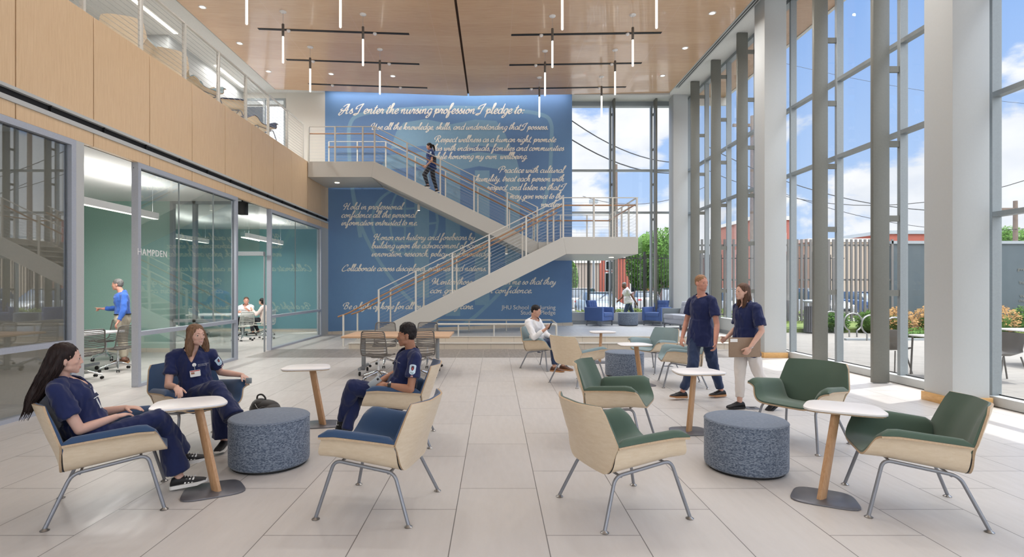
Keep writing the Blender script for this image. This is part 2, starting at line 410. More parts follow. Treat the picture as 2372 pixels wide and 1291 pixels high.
# ---- mural crest: shield outline, open book, pillars and globe
def M2(px, py): q = at(px, py, 18.5); return (q.x, q.z)
def poly(pts, y=18.497, th=.004): 
    m = MB(); n = len(pts)
    return m.add([(p[0], y, p[1]) for p in pts] + [(p[0], y + th, p[1]) for p in pts], [tuple(range(n)), tuple(range(n, 2 * n))[::-1]] + [(k, n + k, n + (k + 1) % n, (k + 1) % n) for k in range(n)])
BN = [0]
def band(pix, w, y=18.4988, th=.003, mb=None):
    P = [Vector(M2(*p)).to_3d() for p in pix]; P = cat(P, 5); L = []; R = []
    for i, p in enumerate(P):
        d = (P[min(i + 1, len(P) - 1)] - P[max(i - 1, 0)]).normalized(); nrm = Vector((-d.y, d.x, 0)) * w / 2
        L.append(p + nrm); R.append(p - nrm)
    BN[0] += 1; yy = 18.4992 - BN[0] * 6e-5; mb = mb or MB(); n = len(P)
    for i in range(n - 1):
        mb.add([(q.x, yy - (i % 4) * 1.2e-5, q.y) for q in (L[i], L[i + 1], R[i + 1], R[i])], [(0, 1, 2, 3)])
    return mb
cr = MB()
band([(835, 700 - 150), (815, 430), (808, 330), (812, 285), (835, 266), (900, 256), (1045, 249), (1190, 256), (1255, 266), (1276, 285), (1277, 330), (1270, 430), (1240, 540)], .13, mb=cr)
band([(815, 430), (835, 520), (875, 600), (935, 680), (1010, 745)], .12, y=18.4985, mb=cr)
band([(1240, 540), (1205, 610), (1165, 670), (1110, 725), (1075, 752)], .12, y=18.4985, mb=cr)
cr.add([(q[0], 18.4998 - 0.0001, q[1]) for q in [M2(*p) for p in cat([Vector(v).to_3d() for v in ((905, 345), (935, 285), (985, 276), (1045, 287), (1100, 277), (1150, 280), (1185, 345))], 6) and
        [(905, 345), (918, 305), (935, 284), (985, 276), (1045, 288), (1100, 277), (1150, 280), (1170, 310), (1185, 345), (1110, 338), (1045, 350), (980, 338)]]], [tuple(range(12))])
cr.add([(q[0], 18.4998 - 0.0002, q[1]) for q in [M2(*p) for p in [(880, 395), (895, 360), (980, 352), (1045, 364), (1110, 352), (1195, 362), (1205, 400), (1110, 385), (1045, 398), (980, 385)]]], [tuple(range(10))])
for x in (960, 1032, 1100, 1170): cr.add([(q[0], 18.4998 - 0.0003, q[1]) for q in [M2(x, 395), M2(x + 34, 395), M2(x + 34, 740 - abs(x - 1045) * .6), M2(x, 740 - abs(x - 1045) * .6)]], [(0, 1, 2, 3)])
for a0 in (0,):
    cxg, cyg, R = 938, 512, 76
    band([(cxg + R * math.cos(a), cyg + R * math.sin(a)) for a in [2 * PI * k / 16 for k in range(17)]], .09, y=18.4985, mb=cr)
    for f in (.45,):
        for sg in (-1, 1): band([(cxg + sg * R * f * math.cos(a), cyg + R * math.sin(a)) for a in [-PI / 2 + PI * k / 8 for k in range(9)]], .07, y=18.4985, mb=cr)
    for dy in (-36, 4, 40): band([(cxg - math.sqrt(R * R - dy * dy), cyg + dy), (cxg, cyg + dy + 8), (cxg + math.sqrt(R * R - dy * dy), cyg + dy)], .07, y=18.4985, mb=cr)
    band([(cxg, cyg - R), (cxg, cyg), (cxg, cyg + R)], .07, y=18.4985, mb=cr)
tag(cr.build('crest', crest_m, wall_far, fix=False), 'large pale shield emblem with open book and globe')

# ---- lettering of the mural: a brush-script drawn as nib strokes
GL = {
 'a': (.60, ['.52,.48 .36,.55 .14,.40 .10,.10 .26,.0 .44,.16 .54,.50 .46,.12 .50,.0 .62,.08']),
 'b': (.54, ['.02,.10 .20,.55 .34,1.05 .26,1.2 .17,1.0 .12,.40 .14,.08 .30,.0 .46,.20 .44,.42 .34,.50 .34,.38 .56,.36']),
 'c': (.46, ['.42,.42 .32,.54 .14,.40 .08,.14 .20,.0 .34,.04 .50,.18']),
 'd': (.62, ['.52,.46 .36,.55 .14,.40 .10,.10 .26,.0 .44,.20 .66,1.18', '.64,1.10 .50,.30 .48,.02 .64,.08']),
 'e': (.46, ['.06,.20 .28,.26 .40,.42 .32,.54 .16,.44 .08,.18 .18,.0 .32,.02 .50,.16']),
 'f': (.40, ['.0,.12 .20,.50 .42,1.10 .36,1.22 .24,1.05 .10,.20 -.02,-.34 .02,-.50 .14,-.36 .20,.02 .14,.14 .42,.22']),
 'g': (.56, ['.50,.48 .34,.55 .14,.40 .10,.12 .24,.02 .42,.18 .52,.50 .40,-.10 .22,-.44 .04,-.46 .08,-.28 .56,.10']),
 'h': (.60, ['.0,.12 .22,.60 .38,1.10 .30,1.20 .20,1.0 .10,.0', '.10,.04 .26,.42 .40,.52 .42,.38 .38,.10 .46,.0 .62,.10']),
 'i': (.30, ['.02,.12 .18,.50 .12,.14 .16,.0 .32,.10', '.24,.74 .27,.80']),
 'k': (.58, ['.0,.12 .22,.60 .38,1.10 .30,1.20 .20,1.0 .10,.0', '.12,.20 .34,.50 .44,.48 .38,.32 .20,.24 .38,.08 .48,.0 .60,.10']),
 'l': (.32, ['.0,.12 .22,.60 .38,1.10 .30,1.22 .20,1.0 .12,.16 .18,.0 .34,.10']),
 'm': (.86, ['.02,.30 .16,.50 .08,.0', '.08,.04 .22,.44 .34,.52 .36,.40 .30,.0', '.31,.04 .46,.44 .58,.52 .62,.40 .58,.10 .66,.0 .88,.12']),
 'n': (.62, ['.02,.30 .16,.50 .08,.0', '.08,.04 .24,.44 .38,.52 .42,.40 .38,.10 .46,.0 .64,.12']),
 'o': (.52, ['.30,.52 .12,.40 .08,.12 .22,.0 .40,.16 .42,.42 .30,.52 .28,.42 .54,.38']),
 'p': (.58, ['.02,.20 .20,.56 .04,-.48', '.06,-.30 .20,.30 .34,.52 .46,.42 .42,.14 .28,.02 .16,.10 .60,.10']),
 'r': (.44, ['.0,.12 .16,.56 .20,.44 .36,.46 .28,.20 .30,.02 .46,.10']),
 's': (.42, ['.0,.10 .24,.56 .26,.40 .34,.14 .22,.0 .06,.06', '.24,.02 .44,.12']),
 't': (.34, ['.0,.12 .20,.50 .34,.98', '.34,.98 .16,.30 .12,.06 .20,.0 .36,.12', '.08,.66 .44,.72']),
 'u': (.62, ['.02,.20 .14,.50 .08,.14 .18,.0 .34,.14 .48,.50', '.48,.50 .42,.12 .48,.0 .64,.10']),
 'v': (.50, ['.02,.36 .12,.50 .18,.34 .18,.02 .34,.20 .42,.50 .40,.42 .54,.40']),
 'w': (.76, ['.02,.36 .12,.50 .12,.10 .20,.0 .34,.20 .40,.50 .36,.10 .44,.0 .60,.20 .66,.52 .62,.42 .78,.40']),
 'y': (.58, ['.02,.30 .14,.50 .10,.18 .18,.04 .34,.16 .50,.52', '.50,.52 .36,-.10 .18,-.44 .02,-.44 .10,-.24 .58,.10']),
 'x': (.5, ['.02,.4 .2,.4 .3,.05 .5,.1', '.42,.5 .02,.0']),
 'A': (.92, ['.26,.46 .02,.20 -.14,-.06 -.02,-.18 .22,.06 .56,.70 .80,1.12 .72,.60 .64,.12 .70,.0 .90,.08', '.18,.62 -.02,.44 .30,.34 .86,.46', '.80,1.1 .50,1.05 .18,.78']),
 'I': (.62, ['.26,.64 .02,.54 .12,.86 .50,1.06 .78,1.18', '.78,1.18 .52,.70 .34,.10 .14,-.16 -.14,-.12 .02,-.02 .40,.0']),
 'U': (1.0, ['.16,.52 .0,.70 .16,1.0 .46,1.12 .42,.70 .26,.20 .34,.0 .56,.12 .86,1.04', '.86,1.04 .74,.30 .74,.02 .98,.08']),
 'R': (.90, ['.50,1.0 .34,.40 .22,-.04', '.06,.40 -.06,.66 .16,.98 .56,1.14 .82,.96 .70,.66 .42,.56', '.42,.56 .58,.30 .72,.0 .92,.10']),
 'P': (.80, ['.50,1.0 .34,.40 .20,-.06', '.06,.40 -.06,.66 .16,.98 .56,1.14 .84,.96 .72,.62 .40,.52']),
 'H': (1.02, ['.08,.46 -.04,.66 .12,.94 .42,1.04 .34,.50 .16,.0 .02,-.08', '.88,1.14 .70,.50 .64,.10 .74,.0 .98,.08', '.10,.44 .46,.60 .72,.52']),
 'C': (.78, ['.62,.74 .78,.94 .66,1.12 .30,.86 .02,.36 .04,.04 .26,-.04 .56,.06 .80,.20']),
 'M': (1.20, ['.04,.44 -.08,.70 .14,1.0 .40,1.06 .30,.50 .12,-.04', '.40,1.06 .44,.50 .50,.10 .86,1.06', '.86,1.06 .80,.50 .80,.10 .90,.0 1.18,.10']),
 'B': (.86, ['.46,1.0 .30,.40 .16,-.02', '.02,.44 -.06,.70 .16,1.0 .56,1.12 .76,.94 .62,.66 .40,.58 .68,.50 .72,.22 .50,.0 .20,.0']),
 '.': (.24, ['.02,.03 .07,.06 .12,.05 .09,.0 .04,.02']), ',': (.24, ['.12,.06 .04,-.14']), ':': (.26, ['.04,.03 .09,.06 .12,.03 .07,.0', '.12,.38 .17,.41 .20,.38 .15,.35']), ' ': (.26, []),
}
def script_text(s, x0, x1, zb, size, mb, y=18.4965, wt=.038):
    """one line of brush script from x0 to x1, baseline zb, 'size' = x-height unit in metres"""
    pen = 0; strokes = []
    for ch in s:
        w, sts = GL.get(ch, GL['n'])
        for st in sts:
            pts = [tuple(float(q) for q in p.split(',')) for p in st.split()]
            strokes.append([(pen + p[0] + p[1] * .22, p[1]) for p in pts])
        pen += w * (1.06 if ch.isupper() else .98)
    kx = (x1 - x0) / max(pen, .1)
    for si, pts in enumerate(strokes):
        P = cat([Vector((x0 + p[0] * kx, zb + p[1] * size, 0)) for p in pts], 5); n = len(P)
        L, R = [], []
        for i, p in enumerate(P):
            d = (P[min(i + 1, n - 1)] - P[max(i - 1, 0)])
            if d.length < 1e-6: d = Vector((1, 0, 0))
            d.normalize(); a = math.atan2(d.y, d.x); w = size * wt * (1 + 1.5 * abs(math.sin(a - .55)))
            w *= .6 + .4 * min(1, min(i, n - 1 - i) / 2)
            nr = Vector((-d.y, d.x, 0)) * w; L.append(p + nr); R.append(p - nr)
        for i in range(n - 1):
            mb.add([(q.x, y - si * 5e-5 - (i % 4) * 1.2e-5, q.y) for q in (L[i], L[i + 1], R[i + 1], R[i])], [(0, 1, 2, 3)])
paint('letter_cream', (244, 238, 226), .6)
lines = [('As I enter the nursing profession I pledge to:', 788, 1213, 263, 19.5), ('Use all the knowledge, skills, and understanding that I possess.', 858, 1270, 300, 13),
 ('Respect wellness as a human right, promote', 1006, 1287, 329, 13), ('this with individuals, families and communities', 1000, 1306, 349, 13), ('while honoring my own  wellbeing.', 1000, 1222, 368, 13),
 ('Practice with cultural', 1154, 1306, 400, 13), ('humility, treat each person with', 1101, 1306, 420, 13), ('respect, and listen so that I', 1127, 1308, 440, 13), ('may give voice to the', 1180, 1305, 460, 13), ('voiceless.', 1252, 1304, 479, 13),
 ('Hold in professional', 795, 932, 485, 13), ('confidence all the personal', 790, 963, 504, 13), ('information entrusted to me.', 790, 967, 522, 13),
 ('Honor our history and forebears by', 865, 1100, 556, 13), ('building upon the advancement of science,', 860, 1128, 575, 13), ('innovation, research, policy and knowledge.', 860, 1140, 594, 13),
 ('Collaborate across disciplines, cultures and nations.', 792, 1127, 628, 13), ('Mentor those coming after me so that they', 1000, 1287, 659, 13), ('can grow and gain confidence.', 995, 1233, 679, 13), ('Be a light of hope for all entrusted to my care.', 794, 1097, 716, 13)]
for i, (s, a, b, y, sz) in enumerate(lines):
    mb = MB(); pa, pb = at(a, y, 18.492), at(b, y, 18.492)
    script_text(s, pa.x, pb.x, pa.z, sz / F * 18.5, mb)
    mb.build('lettering', MT['letter_cream'], wall_far, fix=False)
def text_mesh(s, size, align='LEFT', ext=.002, sp=1.0):
    cu = bpy.data.curves.new('t', 'FONT'); cu.body = s; cu.size = size; cu.extrude = ext; cu.align_x = align; cu.space_character = sp; cu.resolution_u = 3
    o = bpy.data.objects.new('t', cu); COL.objects.link(o); bpy.context.view_layer.update()
    me = bpy.data.meshes.new_from_object(o.evaluated_get(bpy.context.evaluated_depsgraph_get())); bpy.data.objects.remove(o)
    return me
def text_obj(name, s, size, M, mat, parent, align='LEFT', ext=.002, sp=1.0):
    me = text_mesh(s, size, align, ext, sp); me.transform(M); me.materials.clear(); me.materials.append(mat)
    o = bpy.data.objects.new(name, me); COL.objects.link(o); o.parent = parent; return o
RX = Matrix.Rotation(PI / 2, 4, 'X')
for s, y in (('JHU School of Nursing', 717), ('Student Pledge', 729)):
    p = at(1287, y, 18.492); text_obj('lettering', s, .205, Matrix.Translation(p) @ RX, MT['letter_cream'], wall_far, 'RIGHT', sp=.98)

# wood ceiling: two shallow planes meeting in a centre reveal
def ceil_half(xa, xb, mat='x'):
    m = MB()
    za, zb = zc(xa), zc(xb)
    vs = [(xa, -4, za), (xb, -4, zb), (xb, 18.0, zb), (xa, 18.0, za)]
    return m.add(vs + [(v[0], v[1], v[2] + .09) for v in vs], [(3, 2, 1, 0), (4, 5, 6, 7), (0, 1, 5, 4), (1, 2, 6, 5), (2, 3, 7, 6), (3, 0, 4, 7)])
cw = base('ceiling_wood', (196, 152, 118), .26, spec=.7, coat=.35); t = NT(cw)
v = t.map((1.2, 16, 1)); a = t.noise(v, 1.6, 5, .62, .3); s = t.n('ShaderNodeSeparateXYZ'); t.L(t.tc.outputs['Object'], s.inputs[0])
def seam(out, off, step, w):
    u = t.m_('FRACT', t.m_('DIVIDE', t.m_('SUBTRACT', out, off), step)); return t.ramp(t.m_('MULTIPLY', t.m_('MINIMUM', u, t.m_('SUBTRACT', 1.0, u)), step), w * .4, w * .7, 1, 0)
sm = t.m_('MAXIMUM', seam(s.outputs[0], .41, 1.93, .02), t.m_('MULTIPLY', seam(s.outputs[1], 13.1, .62, .012), .35))
rowr = t.n('ShaderNodeTexWhiteNoise', noise_dimensions='1D'); t.L(t.m_('FLOOR', t.m_('DIVIDE', t.m_('SUBTRACT', s.outputs[1], 13.1), .62)), rowr.inputs['W'])
cc = t.mix(t.m_('ADD', t.m_('MULTIPLY', t.ramp(a, .3, .7), .6), t.m_('MULTIPLY', rowr.outputs['Value'], .4)), (220, 184, 148), (202, 162, 126))
t.color(t.mix(t.m_('MULTIPLY', sm, .55), cc, (216, 180, 150))); 
c1 = struct('ceiling', ceil_half(-7.36, -.91), cw); c2 = struct('ceiling', ceil_half(-.85, 5.86), cw)
struct('trim_1', MB().box(-.91, -.85, -4, 17.98, 8.10, 8.2), MT['dark_gap'])
# white ceilings: soffit along the glass, over the balcony and above everything
struct('ceiling', MB().box(5.86, 6.95, -4, 19.35, 8.26, 8.4).box(2.66, 5.86, 18.0, 19.35, 8.26, 8.4).box(-12, -7.36, -4, 19.7, 8.32, 8.45).box(-7.36, -5.84, 18.0, 19.7, 8.32, 8.45).box(-12, 6.95, -4, 19.7, 8.75, 8.85), MT['ceiling_white'])
struct('trim_2', MB().box(5.845, 5.87, -4, 18.02, 8.125, 8.3).box(2.66, 5.87, 18.0, 18.02, 8.07, 8.3).box(-7.375, -7.355, -4, 18.02, 8.245, 8.35), MT['white_paint'])
vent = thing('linear_vent', (6.05, 10, 8.26), 'long white slot air vent in the soffit strip beside the tall glass wall', 'vent')
MB().box(-.09, .09, -13, 7.9, -.012, .0).build('vent_frame', MT['white_paint'], vent)
for dx_ in (-.035, .035): MB().box(dx_ - .014, dx_ + .014, -12.9, 7.8, -.014, -.0125).build('vent_slot', MT['black'], vent)

# cove light washing the top of the mural
cove = bpy.data.lights.new('cove_lamp', 'AREA'); cove.shape = 'RECTANGLE'; cove.size = 8.2; cove.size_y = .12; cove.energy = 42; cove.color = (.97, .97, 1.0); cove.spread = 2.6
co = bpy.data.objects.new('cove_lamp', cove); COL.objects.link(co); co.location = (-1.6, 18.22, 8.42); co.rotation_euler = (math.radians(12), 0, 0); co['kind'] = 'structure'

# ---- balcony: slab, wood fascia and its slot diffuser
struct('floor', MB().box(-12, XL - .09, -4, 18.5, 5.15, 5.46), MT['warm_white'])
fas = thing('trim_3', (XL, 0, 3.62), 'pale wood panelled face of the balcony on the left', 'balcony fascia', kind='structure')
for k in range(-7, 10):
    ya, yb_ = 6.43 + 1.25 * k + .008, min(6.43 + 1.25 * (k + 1) - .008, 18.5)
    if ya > 18.4: break
    MB().box(XL - .08, XL, ya, yb_, 3.995, 5.47).build('fascia_panel', MT['fascia_wood'], fas, world=True, bevel=.003, seg=1)
    MB().box(XL - .08, XL, ya, yb_, 3.62, 3.805).build('lower_panel', MT['fascia_wood'], fas, world=True, bevel=.003, seg=1)
MB().box(XL - .12, XL - .06, -4, 18.5, 3.625, 5.465).build('panel_backing', MT['dark_gap'], fas, world=True)
dif = thing('slot_diffuser', (XL, 7, 3.9), 'long white framed black air slot running along the wood balcony face', 'air vent')
MB().box(XL - .06, XL + .02, -4, 18.45, 3.955, 3.995).box(XL - .06, XL + .02, -4, 18.45, 3.805, 3.865).build('diffuser_frame', MT['white_paint'], dif, world=True)
MB().box(XL - .05, XL - .035, -4, 18.45, 3.865, 3.955).build('diffuser_slot', MT['slot_black'], dif, world=True)
for k in range(-6, 16):
    MB().box(XL - .04, XL - .005, 6.0 + .95 * k, 6.012 + .95 * k, 3.865, 3.955).build('slot_divider', MT['black'], dif, world=True)

# balcony upper storey walls
struct('wall_upper_end', MB().box(-7.2, -5.84, 18.5, 18.62, 5.46, 8.6).box(-12, -8.66, 18.5, 18.62, 5.46, 8.6).box(-8.66, -7.2, 18.5, 18.62, 8.12, 8.6), MT['warm_white'])
struct('wall_upper_left', MB().box(-8.8, -8.66, 14.26, 18.5, 5.46, 8.4).box(-12, -8.8, 14.26, 14.4, 5.46, 8.4).box(-12.1, -12, -4, 18.5, 5.46, 8.4), MT['white_paint'])
w5 = thing('window_5', (-7.93, 18.5, 5.5), 'tall window at the far end of the balcony', 'window', kind='structure')
MB().box(-8.66, -8.6, 18.48, 18.56, 5.46, 8.12).box(-7.26, -7.2, 18.48, 18.56, 5.46, 8.12).box(-7.96, -7.9, 18.48, 18.56, 5.46, 8.06).box(-8.6, -7.26, 18.48, 18.56, 8.06, 8.12).build('frame', MT['aluminium'], w5, world=True)
MB().box(-8.6, -7.2, 18.515, 18.525, 5.5, 8.06).build('pane', MT['clear_glass'], w5, world=True)

# ---- right columns, fins, glazing
XC = 6.15
for k, (y0, lab) in enumerate(((7.22, 'white square column nearest the viewer with wood base'), (12.25, 'middle white square column in front of the tall windows'), (18.5, 'farthest white square column where the two window walls meet'), (2.2, 'white square column'))):
    if k == 3: continue
    c = thing('column', (XC + .24, y0 + .24, 0), lab, 'column')
    zb = .3 if k == 2 else 0
    MB().box(XC, XC + .5, y0, y0 + .48, zb, 8.26).build('shaft', MT['white_paint'], c, world=True, bevel=.006)
    if k < 2: MB().box(XC - .025, XC + .525, y0 - .025, y0 + .505, 0, .12).build('wood_base', MT['base_wood'], c, world=True, bevel=.004)
YM = [-2.6, -.95, .7, 2.37, 4.03, 5.69, 7.35, 9.01, 10.67, 12.34, 14.03, 15.7, 17.33]
fins = []
words = {9.01: 'nearest tall grey steel fin post in front of the glass', 10.67: 'second tall grey steel fin post, between the two white columns', 14.03: 'tall grey fin post just beyond the middle white column', 15.7: 'tall grey fin post between two others beyond the middle column', 17.33: 'farthest tall grey fin post next to the corner column', 5.69: '', 4.03: ''}
for y in (9.01, 10.67, 14.03, 15.7, 17.33):
    zb = .73 if y > 14.4 else .01
    f = thing('fin_post', (6.46, y, zb), words[y], 'post', 'grey fin posts standing inside the window wall')
    MB().box(6.32, 6.595, y - .035, y + .035, zb, 8.25).build('blade', MT['fin_grey'], f, world=True, bevel=.006)
    for k in range(0 if y < 14.4 else 0, 6):
        z = 1.51 + 1.25 * k
        MB().box(6.595, 6.775, y - .02, y + .02, z - .05, z + .05).build('bracket', MT['fin_grey'], f, world=True)
for i, y in enumerate((-.95, .7, 4.03, 5.69)):
    struct('trim_%d' % (20 + i), MB().box(6.32, 6.595, y - .035, y + .035, .01, 8.25), MT['fin_grey'])
struct('wall_column_near', MB().box(XC, XC + .5, 2.1, 2.6, 0, 8.26), MT['white_paint'])
struct('wall_back', MB().box(-12, 6.95, -4.2, -4.0, 0, 1.0).box(-12, 6.95, -4.2, -4.0, 6.4, 8.8).box(-12, XL, -4.2, -4.0, 1.0, 6.4).box(-2.2, -1.6, -4.2, -4, 1.0, 6.4).box(2.4, 3.0, -4.2, -4, 1.0, 6.4), MT['white_paint'])
def side_window(n, ya, yb, ys, sill, trans, lab):
    w = thing('window_%d' % n, (6.85, (ya + yb) / 2, sill), lab, 'window', kind='structure')
    for y in ys: MB().box(6.77, 6.905, y - .035, y + .035, sill, 8.2).build('mullion', MT['aluminium'], w, world=True, bevel=.004, seg=1)
    for z in trans: MB().box(6.775, 6.895, ya, yb, z - .034, z + .034).build('transom', MT['aluminium'], w, world=True)
    MB().box(6.72, 6.93, ya, yb, sill - .12, sill + .005).build('sill', MT['white_paint'], w, world=True)
    MB().box(6.77, 6.93, ya, yb, 8.17, 8.27).build('head', MT['aluminium'], w, world=True)
    MB().box(6.875, 6.887, ya, yb, sill, 8.2).build('pane', MT['clear_glass'], w, world=True)
    MB().box(6.868, 6.873, ya, yb, sill, sill + .02).build('gasket', MT['black'], w, world=True)
    return w
w1 = side_window(1, -4, 7.35, [-2.6, -.95, .7, 2.37, 4.03, 5.69, 7.35], .13, (5.72, 4.23, 2.6), 'nearest bay of the tall side glass wall')
side_window(2, 7.4, 12.34, [9.01, 10.67, 12.32], .13, (5.72, 4.2), 'bay of the tall side glass wall between the white columns')
side_window(3, 12.34, 19.3, [14.03, 15.7, 17.33, 18.9], .13, (5.72, 4.2), 'far bay of the tall side glass wall')
struct('wall_sill_side', MB().box(6.55, 6.76, 14.38, 19.3, 0, .73), MT['white_paint'])
struct('wall_sill_far', MB().box(2.66, 6.95, 19.2, 19.42, .3, .72).box(2.66, 6.95, 19.35, 19.42, 0, .72), MT['white_paint'])
struct('trim_4', MB().box(2.66, 6.6, 19.17, 19.2, .3, .4).box(6.53, 6.55, 14.5, 19.2, .3, .4), MT['frame_grey'])
w4 = thing('window_4', (4.8, 19.3, .72), 'tall far window right of the mural looking at the parking lot', 'window', kind='structure')
for x in (2.69, 4.15, 5.62, 6.9): MB().box(x - .035, x + .035, 19.24, 19.38, .72, 8.2).build('mullion', MT['aluminium'], w4, world=True)
for z in (5.81, 4.30): MB().box(2.66, 6.9, 19.246, 19.374, z - .034, z + .034).build('transom', MT['aluminium'], w4, world=True)
MB().box(2.66, 6.9, 19.2, 19.42, 8.1, 8.27).build('head', MT['aluminium'], w4, world=True)
MB().box(2.66, 6.9, 19.33, 19.342, .72, 8.1).build('pane', MT['clear_glass'], w4, world=True)
for x, l in ((4.15, 'slim grey fin post in the far window, left one'), (5.62, 'slim grey fin post in the far window, right one')):
    f = thing('fin_post', (x, 19.0, .72), l, 'post', 'slim fin posts inside the far window')
    MB().box(x + .02, x + .085, 18.85, 19.1, .72, 8.25).build('blade', MT['fin_grey'], f, world=True, bevel=.004)
    for k in range(6): MB().box(x + .03, x + .06, 19.1, 19.24, 1.5 + 1.25 * k, 1.58 + 1.25 * k).build('bracket', MT['fin_grey'], f, world=True)

# ---- left rooms
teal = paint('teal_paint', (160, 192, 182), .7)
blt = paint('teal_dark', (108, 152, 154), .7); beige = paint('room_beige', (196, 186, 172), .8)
struct('ceiling', MB().box(-12, XL - .1, -4, 19.75, 3.75, 3.85), MT['ceiling_white'])
struct('wall_room_partition', MB().box(-12, -8.02, 13.35, 13.47, 0, 3.75), teal)
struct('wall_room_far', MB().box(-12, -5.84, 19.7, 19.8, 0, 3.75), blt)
struct('wall_room_left', MB().box(-12.1, -12, 7.5, 19.8, 0, 3.75), teal)
struct('wall_room_near', MB().box(-12, -5.86, 7.38, 7.5, 0, 3.75).box(-12.1, -12, -4, 7.5, 0, 3.75), beige)
struct('wall_glass_end', MB().box(-5.86, XL, 7.36, 7.5, 0, 3.62).box(-5.9, XL, 17.82, 18.5, 0, 3.62), MT['white_paint'])
def room_window(n, ya, yb, lab, joints=(), deep=False):
    w = thing('window_%d' % n, (XL - .05, (ya + yb) / 2, 0), lab, 'window', kind='structure')
    a, b = XL - .11, XL
    fr = MB().box(a, b, ya, ya + .07, 0, 3.62).box(a, b, yb - .08, yb, 0, 3.62).box(a, b, ya + .07, yb - .08, 3.54, 3.62).box(a, b, ya + .07, yb - .08, 0, .05)
    fr.build('frame', MT['door_frame'], w, world=True, fix=False)
    MB().box(a + .02, b, ya + .07, yb - .08, .82, .89).build('transom', MT['door_frame'], w, world=True)
    MB().box(a + .045, a + .057, ya + .05, yb - .05, .04, 3.56).build('pane', MT['room_glass'], w, world=True)
    MB().box(a + .03, a + .04, yb - .1, yb - .08, .04, 3.56).box(a + .03, a + .04, ya, yb, 3.52, 3.54).build('gasket', MT['black'], w, world=True)
    for y in joints: MB().box(a + .04, a + .06, y - .006, y + .006, .9, 3.55).build('glass_joint', MT['aluminium'], w, world=True)
    return w
room_window(6, -4, 7.36, 'nearest glass room front on the left, full of reflections')
w7 = room_window(7, 8.64, 12.0, 'middle glass room front with white room name', (9.85, 11.05))
room_window(8, 13.76, 17.82, 'farthest glass room front beside the mural', (15.6,))
rnm = text_obj('room_name', 'HAMPDEN', .155, Matrix.Translation((XL - .04 + .05, 8.60, 2.13)) @ Matrix.Rotation(PI / 2, 4, 'Z') @ RX, MT['white_laminate'], w7, 'LEFT', .001, 1.12)
rnm.location = -w7.location
w9 = thing('window_9', (-7, 13.35, 0), 'inner glazed partition beside the teal wall', 'window', kind='structure')
fr = MB()
for x in (-8.02, -7.46, -6.48): fr.box(x - .04, x + .04, 13.33, 13.45, 0, 3.75)
fr.box(-8.0, -5.86, 13.33, 13.45, 3.68, 3.75).box(-8.0, -6.5, 13.33, 13.45, .74, .82).box(-8.0, -6.5, 13.33, 13.45, 0, .08).box(-6.5, -5.74, 13.33, 13.45, 2.40, 2.50).box(-5.765, -5.74, 13.40, 13.45, 0, 2.40)
fr.build('frame', MT['frame_grey'], w9, world=True, fix=False)
MB().box(-8.0, -6.5, 13.385, 13.395, .08, 3.68).box(-6.5, -5.86, 13.385, 13.395, 2.51, 3.68).build('pane', MT['room_glass'], w9, world=True, fix=False)
struct('baseboard_rooms', MB().box(-12, -8.06, 13.33, 13.35, 0, .1).box(-12, -5.9, 19.68, 19.7, 0, .1), MT['step_tile'])
struct('wall_behind_glazing', MB().box(-12, -10.5, 7.5, 13.3, 0, 3.75), teal)
# ================================================================ LAMPS
def solveY(px, py):
    """point of the wood ceiling seen at a pixel"""
    x = 0; 
    for _ in range(20):
        z = zc(x); Y = (z - EH) * F / (VY - py); x = (px - VX) / F * Y
    return Vector((x, Y, zc(x)))
def area(name, loc, size, power, col=(1, .975, .94), spread=2.6, parent=None, rot=(0, 0, 0), shape='DISK', sy=None):
    l = bpy.data.lights.new(name, 'AREA'); l.shape = shape; l.size = size
    if sy: l.size_y = sy
    l.energy = power * LAMP_K; l.color = col; l.spread = spread
    o = bpy.data.objects.new(name, l); COL.objects.link(o); o.location = loc; o.rotation_euler = rot
    if parent is not None: o.parent = parent
    return o
DL_P = 190
def downlight(p, lab, grp='recessed downlights in the wood ceiling', r=.085, power=None, trim=True):
    t = thing('downlight', p, lab, 'downlight', grp)
    MB().lathe([(r * .7, -.004), (r * .72, -.012), (r, -.010), (r * 1.04, .002), (r * .7, .002)], n=24).build('trim_ring', MT['white_laminate'], t, smooth=True)
    MB().lathe([(r * .70, .0), (r * .70, -.006)], n=24).build('lens', MT['downlight_glow'], t)
    area('lamp', (0, 0, -.02), r * 2.2, power or DL_P * 2.4, parent=t)
    return t
dls = [(469, 16, 'recessed downlight in the left wood ceiling, nearest the balcony edge corner'), (555, 100, 'recessed downlight in the left wood ceiling near the balcony, second from the front'), (622, 165, 'recessed downlight at the far left of the wood ceiling'),
       (767, 171, 'recessed downlight at the far left between two black slots'), (910, 176, 'recessed downlight left of centre between the far black slots'),
       (1650, 30, 'recessed downlight in the right wood ceiling nearest the viewer'), (1587, 111, 'recessed downlight in the right wood ceiling, middle of the window row'), (1535, 175, 'recessed downlight in the right wood ceiling, farthest of the window row')]
for px, py, l in dls: downlight(solveY(px, py), l)
# added fill lamps over the seats, with no fittings, above the frame
for x in (-5.6, -2.6, .9, 3.6, 5.1):
    for y in (-2.0, 1.2, 4.4, 7.6, 10.2):
        p = Vector((x, y, zc(x))); area('fill_above_seats', p - Vector((0, 0, .03)), .19, DL_P * (.5 if y < 6 else 2.5))
